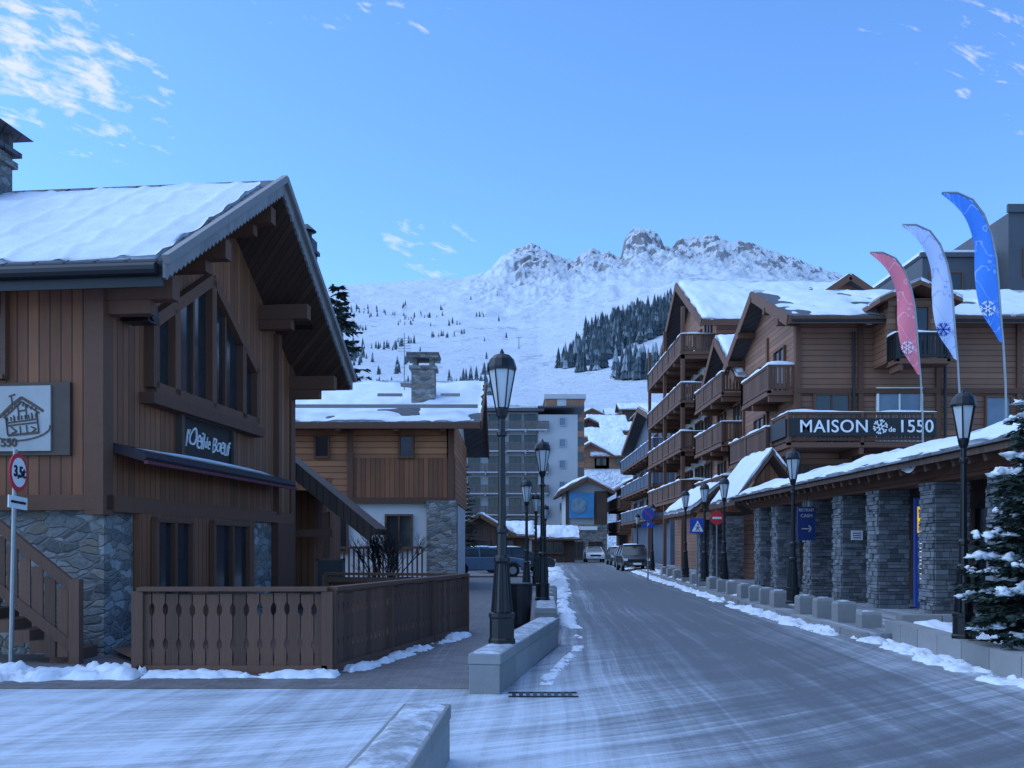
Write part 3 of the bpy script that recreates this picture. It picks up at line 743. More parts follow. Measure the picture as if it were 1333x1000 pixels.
# ------------------------------------------------------------------ STREET LAMPS
LB=thing('street_lamp','ornate black iron street lamp with tapered glass lantern on low wall','street lamp',(-.12,11.4,.44),group='black lantern street lamps',worldcoords=False)
mb=MB()
mb.lathe([(.16,0),(.16,.05),(.145,.07),(.145,.30),(.155,.32),(.155,.36),(.12,.38),(.11,.5),(.09,.78),(.075,.95),(.095,.98),(.095,1.02),(.065,1.05),(.058,1.3),(.07,1.32),(.07,1.36),(.048,1.40),(.04,2.45),(.06,2.47),(.06,2.51),(.04,2.53),(.038,2.66),(.06,2.70),(.08,2.78),(.07,2.80)],10)
for i in range(8):
    t=i*math.pi/4; mb.cyl((.115*math.cos(t),.115*math.sin(t),.38),(.075*math.cos(t),.075*math.sin(t),.95),.017,.012,5)
part(mb,'post',LB,BLACK)
mb=MB(); mb.lathe([(.07,2.80),(.15,3.22),(.15,3.24)],6); L1=part(mb,'lantern',LB,LGLASS)
mb=MB()
for i in range(6):
    t=i*math.pi/3; mb.beam((.075*math.cos(t),.075*math.sin(t),2.79),(.157*math.cos(t),.157*math.sin(t),3.24),.016,.016)
mb.lathe([(.17,3.24),(.175,3.27),(.168,3.30),(.145,3.37),(.095,3.42),(.03,3.44),(.02,3.47),(.004,3.5)],12); part(mb,'lantern_cap',L1,BLACK)
for (x,y,z) in ((.66,20.8,.42),(.43,28.3,.1),(6.3,13.4,.3),(6.32,21.6,.3),(6.85,31.0,.35),(6.8,33.9,.35),(6.9,38.2,.35),(7.3,50,.3),(8.1,62,.2),(.9,36,.1),(1.6,46,.1)):
    clone(LB,(x,y,z))
bn=thing('litter_bin','dark rounded litter bin on pavement beside low wall','litter bin',(.15,18.6,0),worldcoords=False)
mb=MB(); mb.lathe([(.16,.0),(.2,.1),(.24,.6),(.25,.84),(.22,.86),(.2,.7)],14); part(mb,'body',bn,DARK)
mb=MB(); mb.lathe([(.26,.84),(.27,.86),(.26,.88)],14); part(mb,'rim',bn,DARK)
# ------------------------------------------------------------------ SIGN POSTS
def disc(mb,c,r,y0,y1,n=24,mi=0): 
    mb.cyl((c[0],y0,c[1]),(c[0],y1,c[1]),r,r,n,mi)
sg=thing('road_sign','round red-rimmed weight limit sign on grey pole with white plate','road sign',(-6.42,12.3,0),0,worldcoords=False)
mb=MB(); mb.cyl((0,0,0),(0,0,2.85),.03,.03,8); p=part(mb,'pole',sg,GREYP)
mb=MB(); disc(mb,(0,2.55),.25,-.05,-.035); part(mb,'sign_rim',sg,RED)
mb=MB(); disc(mb,(0,2.55),.19,-.055,-.051); part(mb,'sign_face',sg,WHITE)
mb=MB(); mb.box(-.25,.25,-.05,-.035,2.08,2.24); part(mb,'plate',sg,WHITE)
text("3,5t",.2,sg,(0,-.058,2.55),'-y',BLACK,bold=.004); text("PARKING INTERDIT",.045,sg,(0,-.053,2.16),'-y',BLACK)
sg.rotation_euler=(0,math.radians(2.5),math.radians(92))
cs=thing('road_sign','blue square pedestrian crossing sign on slim pole','road sign',(6.75,35,.12))
mb=MB(); mb.cyl((6.75,35,.12),(6.75,35,2.7),.03,.03,8); part(mb,'pole',cs,GREYP)
mb=MB(); mb.box(6.47,7.03,34.93,34.96,2.05,2.6); part(mb,'sign_face',cs,BLUE)
mb=MB(); mb.prism([(6.54,2.12),(6.96,2.12),(6.75,2.52)],34.922,34.929,'y'); part(mb,'triangle',cs,WHITE)
mb=MB(); disc(mb,(6.76,2.38),.03,34.915,34.921,10); mb.beam((6.76,34.918,2.35),(6.74,34.918,2.24),.01,.05); mb.beam((6.74,34.918,2.25),(6.68,34.918,2.15),.01,.03); mb.beam((6.74,34.918,2.25),(6.82,34.918,2.15),.01,.03); mb.beam((6.66,34.918,2.29),(6.84,34.918,2.27),.01,.02); part(mb,'pictogram',cs,BLACK)
s3=thing('road_sign','round blue sign above small blue plate on pole','road sign',(6.3,44.5,0))
mb=MB(); mb.cyl((6.3,44.5,0),(6.3,44.5,3.4),.035,.035,8); part(mb,'pole',s3,GREYP)
mb=MB(); disc(mb,(6.3,3.05),.3,44.42,44.45); part(mb,'sign_face',s3,BLUE)
mb=MB(); mb.box(6.0,6.6,44.42,44.45,2.45,2.68); part(mb,'plate',s3,BLUE)
mb=MB(); mb.beam((6.12,44.41,3.23),(6.48,44.41,2.87),.01,.05); part(mb,'stripe',s3,RED)
text("P",.2,s3,(6.3,44.41,2.56),'-y',WHITE)
s4=thing('road_sign','round red no entry sign on pole beside arcade','road sign',(8.1,38,.12))
mb=MB(); mb.cyl((8.1,38,.12),(8.1,38,3.0),.03,.03,8); part(mb,'pole',s4,GREYP)
mb=MB(); disc(mb,(8.1,2.7),.27,37.93,37.96); part(mb,'sign_face',s4,RED)
mb=MB(); mb.box(7.92,8.28,37.92,37.929,2.66,2.74); part(mb,'bar',s4,WHITE)
# ------------------------------------------------------------------ ARCADE
AR=thing('shop_arcade','low shop arcade with rough stone pillars and thick snowy roof','arcade',(11,24,.12))
def pillar(root,x,y,w=.70,h=2.8,z=.12):
    mb=MB(); random.seed(int(y*10)); mb.box(x-w/2+.03,x+w/2-.03,y-w/2+.03,y+w/2-.03,z,z+h,1)
    zz=z
    while zz<z+h-.02:
        ch=min(rr(.045,.12),z+h-zz)
        for side in range(4):
            a=-w/2; 
            while a<w/2-.02:
                l=min(rr(.10,.34),w/2-a); o=rr(0,.055)
                if side==0: mb.box(x+a+.005,x+a+l-.005,y-w/2-o,y-w/2+.06,zz+.005,zz+ch-.005)
                if side==1: mb.box(x-w/2-o,x-w/2+.06,y+a+.005,y+a+l-.005,zz+.005,zz+ch-.005)
                if side==2: mb.box(x+w/2-.06,x+w/2+o,y+a+.005,y+a+l-.005,zz+.005,zz+ch-.005)
                a+=l
        zz+=ch
    part(mb,'pillar',root,[PSTONE,MORTAR])
for y in (14.2,17.1,20,23,25.5,28.1,31.6,33.8): pillar(AR,9.0,y)
w=MB(); w.box(8.7,9.3,12,35,2.92,3.24); w.box(8.62,8.698,12,35,3.0,3.3); part(w,'timber_beam',AR,BEAM)
w=MB()
for i in range(38): w.beam((8.12,12.3+i*.6,3.13),(9.5,12.3+i*.6,3.60),.11,.14)
part(w,'rafters',AR,FENCE)
w=MB(); w.prism([(8.0,3.18),(9.6,3.72),(11.4,3.3),(11.4,3.40),(9.6,3.83),(8.0,3.29)],12,35.2,'y'); ro=part(w,'roof',AR,WOOD2)
w=MB()
random.seed(5)
for row in range(3):
    yy=12
    while yy<35:
        l=rr(.25,.5); x=7.93+row*.28; z=3.29+row*.095+.02
        w.box(x,x+.4,yy+.01,yy+l-.01,z,z+rr(.03,.06)); yy+=l
part(w,'stone_slates',ro,PSTONE)
snow_slab(ro,(8.10,35.2,3.33),(8.10,12,3.33),(9.65,12,3.84),(9.65,35.2,3.84),.19,220,20,seed=9,patch=.24)
snow_slab(ro,(11.4,12,3.4),(11.4,35.2,3.4),(9.6,35.2,3.83),(9.6,12,3.83),.3,60,10,seed=19)
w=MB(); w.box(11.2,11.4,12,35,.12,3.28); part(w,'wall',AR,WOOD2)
for y in (14.5,18.5,22,25,28.5,32): window(AR,11.19,y,.5,2.0,2.0,'-x',2,GLASS,DARK)
w=MB(); w.prism([(8.2,3.1),(9.6,4.95),(11.0,3.1),(11.0,3.3),(9.6,5.15),(8.2,3.3)],35.3,40,'y'); g2=part(w,'porch_roof',AR,WOOD2)
w=MB(); w.prism([(8.6,3.3),(10.6,3.3),(9.6,4.7)],35.9,36.0,'y'); part(w,'porch_gable',AR,WOOD)
snow_slab(g2,(8.2,40,3.3),(8.2,35.3,3.3),(9.6,35.3,5.15),(9.6,40,5.15),.2,30,12,seed=4,patch=.1)
snow_slab(g2,(11,35.3,3.3),(11,40,3.3),(9.6,40,5.15),(9.6,35.3,5.15),.2,30,12,seed=14,patch=.1)
sg1=thing('cash_machine_sign','blue hanging sign with white lettering and arrow between stone pillars','sign',(9.0,26.8,2))
w=MB(); w.box(8.03,8.53,27.0,27.06,1.75,2.7); part(w,'panel',sg1,BLUED)
w=MB(); w.cyl((8.3,27.03,2.7),(8.3,27.03,3.2),.015,.015,5); part(w,'hanger',sg1,DARK)
text("RETRAIT",.115,sg1,(8.28,26.99,2.6),'-y',DULLW,bold=.001); text("CASH",.13,sg1,(8.28,26.99,2.44),'-y',DULLW,bold=.001)
w=MB(); w.beam((8.14,26.99,2.08),(8.42,26.99,2.08),.01,.03); w.beam((8.34,26.99,2.17),(8.43,26.99,2.07),.01,.03); w.beam((8.34,26.99,1.99),(8.43,26.99,2.09),.01,.03); part(w,'arrow',sg1,DULLW)
ye=N('lit_yellow_sign'); ye.col((.8,.55,.03)); ye.b.inputs['Emission Color'].default_value=(1,.6,.05,1); ye.b.inputs['Emission Strength'].default_value=.7
be=N('lit_blue_panel'); be.col((.015,.05,.25)); be.b.inputs['Emission Color'].default_value=(.03,.12,.7,1); be.b.inputs['Emission Strength'].default_value=.06
ps=thing('poster_stand','tall blue illuminated shop poster with yellow lettering in arcade','poster',(9.6,22.1,.12))
w=MB(); w.box(9.28,9.66,22.1,22.2,.2,2.7); part(w,'panel',ps,be.m)
w=MB(); w.box(9.33,9.38,22.085,22.099,1.9,2.5); w.box(9.33,9.46,22.08,22.084,1.9,1.98); w.box(9.33,9.44,22.08,22.084,2.2,2.28); w.box(9.33,9.46,22.08,22.084,2.42,2.5); part(w,'lettering',ps,ye.m)
wl=N('lit_white_tube'); wl.b.inputs['Emission Color'].default_value=(1,.9,.75,1); wl.b.inputs['Emission Strength'].default_value=1.2
w=MB(); w.box(9.38,9.42,22.085,22.099,.8,1.7); part(w,'light_tube',ps,wl.m)
np_=thing('notice_plate','small white notice plate fixed to stone pillar','notice',(9,25.1,1.6))
w=MB(); w.box(8.85,9.15,25.04,25.07,1.75,2.0); part(w,'plate',np_,WHITE)
w=MB(); 
for i in range(3): w.box(8.89,9.1,25.033,25.039,1.8+i*.06,1.82+i*.06)
part(w,'printed_lines',np_,BLUE)
# ------------------------------------------------------------------ FLAGS
def flagmat(name,c,c2):
    m=N(name,.7); o=m.obj(); x,y,z=m.sep(o)
    w=m.noise(m.vec(m.math('MULTIPLY',x,1.6),0,m.math('MULTIPLY',z,.9)),1.5,2,.5,1.5)
    f=m.math('LESS_THAN',m.math('ABSOLUTE',m.math('SUBTRACT',m.math('FRACT',m.math('MULTIPLY',w,5)),.5)),.07)
    m.col(m.mix(m.math('MULTIPLY',f,.6),c,c2))
    return m.m
PR=[((1305,445),(1299,438)),((1303,425),(1286,424)),((1301,400),(1274,408)),((1299,370),(1270,380)),((1296,335),(1270,345)),((1290,305),(1271,318)),((1280,278),(1262,295)),((1265,258),(1250,277)),((1245,249),(1236,262)),((1225,249),(1225,250))]
K=.0148
def flag(x,y,z,mat,label,sc2=1):
    root=thing('feather_flag',label,'flag',(x,y,z),group='feather flags on arcade roof',worldcoords=False)
    mb=MB(); vs=[];fs=[]; M=6
    for k,(a,b) in enumerate(PR):
        for j in range(M+1):
            t=j/M; px=a[0]+(b[0]-a[0])*t; py=a[1]+(b[1]-a[1])*t
            vs.append(((px-1308)*K,.09*math.sin(k*1.1+t*3)*t,(560-py)*K))
    for k in range(len(PR)-1):
        for j in range(M): fs.append((k*(M+1)+j,k*(M+1)+j+1,(k+1)*(M+1)+j+1,(k+1)*(M+1)+j))
    mb.add(vs,fs); cl=part(mb,'cloth',root,mat,True,recalc=False)
    md=cl.modifiers.new('s','SUBSURF'); md.levels=2; md.render_levels=2
    mb=MB(); pp=[(1309,572),(1308,500)]+[a for a,b in PR]
    for a,b in zip(pp,pp[1:]): mb.cyl(((a[0]-1307.3)*K,.0,(560-a[1])*K),((b[0]-1307.3)*K,.0,(560-b[1])*K),.022,.02,6)
    part(mb,'pole',root,GREYP)
    mb=MB(); cz,cx,rr_=2.35,-.38,.15
    for k in range(3):
        t=k*math.pi/3; mb.beam((cx-rr_*math.cos(t),-.09,cz-rr_*math.sin(t)),(cx+rr_*math.cos(t),-.09,cz+rr_*math.sin(t)),.01,.025)
    for k in range(6):
        t=k*math.pi/3; c=Vector((cx+rr_*.6*math.cos(t),-.09,cz+rr_*.6*math.sin(t)))
        for s_ in (-1,1): mb.beam(c,c+Vector((math.cos(t+s_*.8)*.07,0,math.sin(t+s_*.8)*.07)),.01,.018)
    part(mb,'snowflake',root,WHITE if sc2 else BLUE)
flag(9.5,18.5,3.8,flagmat('flag_blue',(.05,.22,.68),(.35,.5,.8)),'bright blue feather flag with white snowflake on curved pole')
flag(9.55,20.5,3.85,flagmat('flag_white',(.55,.6,.78),(.2,.28,.55)),'pale lavender feather flag with snowflake on curved pole',0)
flag(9.65,22.6,3.9,flagmat('flag_red',(.85,.2,.24),(.9,.5,.55)),'pinkish red feather flag with white snowflake on curved pole')
# ------------------------------------------------------------------ RIGHT CHALET (maison)
B3=building('chalet_shop_building','long brown timber chalet building with balconies, dormer and snowy roof','chalet',11,26,37,45.5,.12,10.4,12.2,'x',WOOD3,1.2,.7,.3,.15,patch=.36)
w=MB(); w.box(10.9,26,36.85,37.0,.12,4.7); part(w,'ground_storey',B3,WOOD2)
w=MB()
for x in (11,13.4,16.4,19.5,22.5): w.box(x-.09,x+.09,36.88,37,4.7,10.3)
for y in (37.1,41.2,45.4): w.box(10.9,11,y-.1,y+.1,4.7,10.5)
w.box(10.9,26,36.86,37,7.45,7.65)
for y in (37,39,41.25,43.5,45.5): w.box(10.2,11,y-.12,y+.12,10.0+ (2.0-abs(y-41.25)*.45),10.25+(2.0-abs(y-41.25)*.45))
part(w,'timber_frame',B3,BEAM)
w=MB()
for x in (13.1,16.6,20.5): w.cyl((x,36.8,4.8),(x,36.8,9.8),.06,.06,8)
w.cyl((10.4,35.72,9.98),(26,35.72,9.98),.08,.08,8); part(w,'downpipe',B3,DARK)
balcony(B3,10.0,15.4,34.8,37,5.35,'xy',FENCE,True,1.1)
w=MB(); w.box(10.05,15.35,34.74,34.79,5.58,6.22); w.box(9.93,9.98,34.9,37,5.58,6.22); part(w,'sign_panel',B3,DARK)
balcony(B3,9.9,11,37.1,41.5,7.6,'xyY',FENCE,True,1.0)
balcony(B3,9.8,11,37.1,43.5,5.2,'xyY',FENCE,True,1.0)
ms=thing('shop_sign','large white capital lettering with snowflake mounted on dark balcony','sign',(12.8,34.7,5.9))
text("MAISON",.64,ms,(11.64,34.72,5.9),'-y',WHITE,bold=.003,spacing=1.07,ext=.02); text("de",.26,ms,(13.74,34.72,5.80),'-y',WHITE,bold=.002,ext=.02); text("1550",.64,ms,(14.60,34.72,5.9),'-y',WHITE,bold=.003,ext=.02,spacing=1.02)
w=MB()
for k in range(3):
    t=k*math.pi/3+.26; w.beam((13.32-.27*math.cos(t),34.72,5.9-.27*math.sin(t)),(13.32+.27*math.cos(t),34.72,5.9+.27*math.sin(t)),.03,.055)
for k in range(6):
    t=k*math.pi/3+.26; c=Vector((13.32+.16*math.cos(t),34.72,5.9+.16*math.sin(t)))
    for s_ in (-1,1): w.beam(c,c+Vector((math.cos(t+s_*.8)*.12,0,math.sin(t+s_*.8)*.12)),.03,.045)
part(w,'snowflake',ms,WHITE)
window(B3,14.9,36.98,5.7,1.6,1.9,'-y',2,GLASSB,WHITE); window(B3,12.3,36.98,5.5,1.3,1.9,'-y',2); window(B3,18.7,36.98,6.0,.9,1.3,'-y',1,GLASSB,BEAM); window(B3,21.5,36.98,6,.9,1.3,'-y',1)
window(B3,10.99,39.3,7.7,1.4,1.9,'-x',2); window(B3,10.99,43,7.9,1.2,1.5,'-x',2); window(B3,10.99,42.5,5.3,1.6,1.9,'-x',2)
for x in (12.2,14.6,17): window(B3,x,36.84,1.0,1.8,2.2,'-y',2)
w=MB(); w.box(13.9,15.7,35.5,39,8.4,10.75); D=part(w,'dormer',B3,WOOD3)
w=MB(); w.prism([(13.3,10.4),(14.8,11.05),(16.3,10.4),(16.3,10.58),(14.8,11.23),(13.3,10.58)],34.7,40,'y'); part(w,'dormer_roof',D,BEAM)
snow_slab(D,(13.3,39,10.58),(13.3,34.7,10.58),(14.8,34.7,11.23),(14.8,39,11.23),.14,24,8,seed=2); snow_slab(D,(16.3,34.7,10.58),(16.3,39,10.58),(14.8,39,11.23),(14.8,34.7,11.23),.14,24,8,seed=6)
window(B3,14.8,35.49,8.8,1.1,1.6,'-y',2)
balcony(B3,13.85,15.8,34.6,35.5,8.35,'xy',DARK,True,.95)
BB=building('chalet','timber gabled building rising behind snowy roofs','chalet',17.2,21.0,55,62,0,15.4,16.7,'y',WOOD3,.9,.8,.25,.12)
window(BB,19.1,54.98,14.4,1.6,.9,'-y',3)
B25=building('balcony_wing','narrow timber wing with stacked snow-topped balconies','apartment building',11.3,22,46,53.5,.12,9.8,12.1,'x',WOOD3,.8,.8,.25,.3)
for z in (4.0,6.6,9.0): balcony(B25,10.1,11.3,46.3,53.2,z,'xyY',FENCE)
for z in (4.1,6.7): 
    for y in (47.8,51.5): window(B25,11.28,y,z,1.5,1.9,'-x',2)
can=thing('entrance_canopy','snow-covered gabled timber canopy over shop entrance','canopy',(9.6,44,0))
w=MB(); w.prism([(7.9,3.0),(9.3,4.2),(10.7,3.0),(10.7,3.18),(9.3,4.38),(7.9,3.18)],42.5,50,'y'); cr=part(w,'roof',can,WOOD2)
snow_slab(cr,(7.9,50,3.18),(7.9,42.5,3.18),(9.3,42.5,4.38),(9.3,50,4.38),.3,30,10,seed=1); snow_slab(cr,(10.7,42.5,3.18),(10.7,50,3.18),(9.3,50,4.38),(9.3,42.5,4.38),.3,30,10,seed=8)
w=MB(); w.prism([(8.3,3.1),(10.3,3.1),(9.3,3.95)],42.9,43,'y'); w.box(8.1,8.3,43,49.5,2.9,3.1); part(w,'gable',can,WOOD)
for y in (43,45.9,48.9): pillar(can,9.9,y,.75,2.8)
B2=building('apartment_chalet','tall gabled apartment chalet with timber balconies and snowy roof','apartment building',11.8,20,55,69,.12,14.6,18.2,'x',PLASTER,1.3,1.2,.35,.25,patch=.2)
w=MB(); w.box(11.7,11.79,54.9,69,.12,4.2); w.box(11.7,11.79,54.95,58,4.2,15.0);w.box(11.7,11.79,66,69,4.2,15.0); w.prism([(55,14.5),(69,14.5),(62,18.1)],11.7,11.79,'x'); w.box(11.7,20,54.9,54.99,13.0,14.4); part(w,'timber_cladding',B2,WOOD3)
for k,z in enumerate((4.4,7.2,10.0,12.8)):
    balcony(B2,9.7,11.7,55.2,68.8,z,'xyY',FENCE,True,1.0)
    for y in (57,60,63.5,67): window(B2,11.69,y,z+.05,1.7,2.0,'-x',2)
for y in (55.3,61.8,68.6): 
    w=MB(); w.box(9.75,9.95,y,y+.2,.12,15.4)
    part(w,'balcony_post',B2,BEAM)
window(B2,14,54.98,10.3,1.0,1.3,'-y',1); window(B2,13,54.98,7,.9,1.2,'-y',1)
B1=building('apartment_chalet','blue-grey panelled apartment building with dark balconies and snowy roof','apartment building',12.2,24,74,97,.12,11.0,13.6,'x',BLUEG,1,1,.3,.35)
for z in (3.8,6.4,9.0):
    balcony(B1,10.9,12.2,74.5,96.5,z,'xyY',BLUEG)
    for y in (76.5,81,85.5,90,94.5): window(B1,12.19,y,z+.05,1.8,1.9,'-x',2)
B1b=building('apartment_building','dark flat-topped apartment block behind snowy roofs','apartment building',16.0,22,78,90,0,17.5,17.6,'x',GREY,.3,.3,.3,.2)
window(B1b,17.5,77.98,13.5,1.4,1.4); window(B1b,20,77.98,13.5,1.4,1.4)
BF=building('chalet','brown timber chalet with snowy roof at bend of street','chalet',12.6,24,101,116,0,8.2,11,'y',WOOD3,1,1,.3,.35)
for z in (3.2,5.8): balcony(BF,11.4,12.6,101.5,115,z,'xyY')
for z in (1,3.5,6): 
    for x in (14.5,17.5): window(BF,x,100.98,z,1.2,1.4)
GB=thing('modern_building','dark grey flat-roofed modern building with stepped volumes','modern building',(36,66,0))
w=MB(); w.box(26.5,31,62,72,0,20.2); w.box(31.02,50,60,74,0,22.4); w.box(30.9,50,59.8,60,22.4,22.9); w.box(26.3,31,61.8,62,20.2,20.5); part(w,'wall',GB,GREY)
for x in (33,36,39): window(GB,x,59.98,18.5,2,1.6,'-y',2)
for x in (28,): window(GB,x,61.98,17.6,2,1.6,'-y',2)
w=MB(); w.box(26.5,31,62,72,20.502,20.7); part(w,'snow',GB,SNOW)
# ------------------------------------------------------------------ corner building
KB=building('street_corner_building','small stone and timber building with blue banner and snowy roof','shop building',5.9,10.2,104,114,0,7.6,8.7,'y',PLAST2,.9,.9,.22,.4)
w=MB(); w.box(5.8,10.3,103.8,103.99,0,3.9); part(w,'stone_base',KB,STONE)
for a_,b_ in ((8.9,10.3),(5.8,6.1)):
    w=MB(); w.box(a_,b_,103.75,103.98,3.92,7.5); part(w,'timber_cladding',KB,WOOD2)
bn2=thing('banner','blue banner with large pale round picture on building front','banner',(8,103.6,5))
w=MB(); w.box(6.15,8.85,103.55,103.62,4.6,7.3); part(w,'panel',bn2,mat_plain('banner_blue',(.05,.22,.42),.6,0,.3,.6))
w=MB(); disc(w,(7.2,5.95),.85,103.5,103.54,28); part(w,'round_picture',bn2,mat_plain('banner_picture',(.16,.24,.3),.6,0,.45,1.6))
w=MB(); w.box(6.1,9.2,103.5,103.6,3.3,3.7); part(w,'fascia_sign',bn2,WHITE)
for x in (7,9): window(KB,x,103.78,.3,1.4,1.7)
WA=thing('apartment_building','white multi-storey apartment building with dark wooden balconies','apartment building',(2,126,0))
w=MB(); w.box(-6,3.3,121,134,0,18.4); w.box(3.3,8.2,120,134,0,18.0); part(w,'wall',WA,PLAST2)
w=MB(); w.box(-7,4,119.6,135,18.4,18.8); w.box(3.2,9,119.2,135,18.802,19.0); ro=part(w,'roof',WA,SLATE)
snow_slab(ro,(-7,119.6,18.82),(3.1,119.6,18.82),(3.1,135,18.82),(-7,135,18.82),.4,30,10)
for k in range(6):
    z=2.9+k*2.65
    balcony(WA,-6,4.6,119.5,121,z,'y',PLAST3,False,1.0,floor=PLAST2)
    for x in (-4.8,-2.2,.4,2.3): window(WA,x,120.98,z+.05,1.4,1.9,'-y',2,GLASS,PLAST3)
    window(WA,6.3,119.98,z+.5,.7,.9,'-y',1,GLASSB,PLAST2)
TB=thing('tower_block','pale tower block with brown upper storeys','tower block',(10,175,0))
w=MB(); w.box(6.0,12.8,170,182,0,27.6); w.box(3,6.0,171,181,0,25.5); part(w,'wall',TB,WOOD3)
w=MB(); w.box(5.7,13.1,169.6,182.4,27.6,28.4); part(w,'parapet',TB,PLAST2)
w=MB(); w.box(8,9.6,169.9,169.99,10,27.5); part(w,'white_panel',TB,PLAST2)
for k in range(5):
    for x in (6.9,10.5,12): window(TB,x,169.98,14+k*2.7,1.1,1.4,'-y',1)
for (a,b,y,z) in ((-3.2,1.5,84,2.6),(1.9,6.0,92,2.4)):
    k=building('market_kiosk','low timber kiosk with snow-covered roof beside street','kiosk',a,b,y,y+4,0,z,z+.9,'x',WOOD2,.6,.5,.15,.3,group='low kiosks at end of street')
    window(k,(a+b)/2,y-.02,.9,1.8,1.1,'-y',2)
kg=building('market_kiosk','gabled timber kiosk with snowy roof and red trim','kiosk',-4.3,-.5,72,76,0,2.7,3.8,'y',WOOD2,.8,.6,.15,.3,group='low kiosks at end of street')
window(kg,-2.4,71.98,.8,1.4,1.2,'-y',2)
random.seed(11)
for i,(px_,Y,wd,hh) in enumerate([(768,205,8,4),(798,215,9,5),(782,232,9,5),(765,250,9,5),(806,245,8,5),(790,262,9,5),(770,280,9,6),(835,290,12,8),(812,300,10,6),(852,270,10,7),(700,240,12,7),(650,245,11,7),(672,280,11,7),(880,300,12,8),(745,300,10,6),(720,330,10,6),(795,205,7,4)]):
    X_=(px_-666)/1250*Y; zb=terr(X_/Y,Y)-1
    b=building('hillside_chalet','small timber chalet with deep snowy roof on hillside','chalet',X_-wd/2,X_+wd/2,Y,Y+wd,zb,zb+hh,zb+hh+2.2,'x' if i%3 else 'y',WOOD2 if i%2 else WOOD3,1,1,.3,.5,group='chalets on the hillside')
    for k in (-.25,.25): window(b,X_+wd*k,Y-.02,zb+hh*.45,1.3,1.4)
# ------------------------------------------------------------------ CARS
def paint(n,c): 
    m=N(n,.3); m.col(m.mix(m.noise(m.obj(),3,3),sc(c,.8),sc(c,1.2))); m.b.inputs['Coat Weight'].default_value=.5; return m.m
TYRE=mat_plain('tyre',(.012,.012,.013),.9)
def car(label,loc,rot,col,Hh=1.6,snow=False):
    root=thing('parked_car',label,'car',loc,rot,'cars parked along the street',worldcoords=False)
    b=MB(); L=2.2
    def arch(cy):
        return [(cy+.42*math.cos(t),.34+.42*math.sin(t)) for t in [math.pi*(1-i/8) for i in range(9)]]
    pr=[(-L,.34),*arch(-1.35),*arch(1.35),(L,.34),(L+.03,.65),(L-.02,.95),(1.9,1.02),(-1.15,1.02),(-1.9,.92),(-L,.78),(-L-.04,.55)]
    b.prism(pr,-.88,.88,'x'); o=part(b,'body',root,col)
    bv=o.modifiers.new('b','BEVEL'); bv.width=.05; bv.segments=2; bv.limit_method='ANGLE'
    g=MB(); g.add([(-.82,-1.1,1.0),(.82,-1.1,1.0),(.82,1.95,1.0),(-.82,1.95,1.0),(-.64,-.35,Hh-.04),(.64,-.35,Hh-.04),(.64,1.5,Hh-.04),(-.64,1.5,Hh-.04)],[(0,3,2,1),(4,5,6,7),(0,1,5,4),(1,2,6,5),(2,3,7,6),(3,0,4,7)]); part(g,'window',root,GLASS)
    r=MB(); r.box(-.66,.66,-.4,1.54,Hh-.05,Hh+.01)
    for s in (-1,1):
        for a,c_ in (((-1.12),(-.37)),((.35),(.4)),((1.93),(1.5))): r.beam((s*.83,a,1.0),(s*.65,c_,Hh-.03),.06,.07)
    o=part(r,'roof',root,col)
    for s in (-1,1):
        for y in (-1.35,1.35):
            t=MB(); t.cyl((s*.72,y,.34),(s*.9,y,.34),.34,.34,18); w_=part(t,'wheel',root,TYRE)
            t=MB(); t.cyl((s*.885,y,.34),(s*.91,y,.34),.2,.2,10); part(t,'rim',w_,GREYP)
        a_,b_=(.6,.84) if s>0 else (-.84,-.6)
        t=MB(); t.box(a_,b_,-L-.05,-L+.15,.66,.8); part(t,'headlight',root,WHITE)
        t=MB(); t.box(a_,b_,L-.05,L+.05,.7,.9); part(t,'tail_light',root,RED)
    t=MB(); t.box(-.26,.26,-L-.06,-L-.02,.42,.54); part(t,'licence_plate',root,WHITE)
    t=MB(); t.box(-.5,.5,-L-.055,-L+.0,.6,.76); part(t,'grille',root,BLACK)
    if snow:
        t=MB(); t.blob((0,.6,Hh+.02),(.6,.95,.08),1,0,12,6,.15); part(t,'snow',root,SNOW,True)
car('dark blue-grey estate car parked beside fence, seen from side',(-1.3,50,0),math.radians(90),paint('paint_bluegrey',(.07,.13,.22)),1.5)
car('dark car with snow on roof parked behind another car',(.2,57,0),math.radians(100),paint('paint_dark',(.03,.035,.045)),1.5,True)
car('dark car with snowy roof parked facing along kerb',(7.8,62,0),0,paint('paint_black',(.02,.022,.028)),1.65,True)
car('silver grey car parked along kerb',(8.5,70,0),0,paint('paint_silver',(.2,.22,.25)),1.5,True)
car('dark car parked further along kerb',(8.9,80,0),0,paint('paint_graphite',(.04,.045,.05)),1.5,True)
car('white car parked facing along street',(8.0,94,0),0,paint('paint_white',(.7,.7,.72)),1.5)
car('dark car driving at end of street',(5.6,112,0),0,paint('paint_dark2',(.03,.03,.035)),1.5)
car('dark car parked before kiosk',(-1.6,66,0),math.radians(80),paint('paint_grey',(.05,.05,.06)),1.5,True)
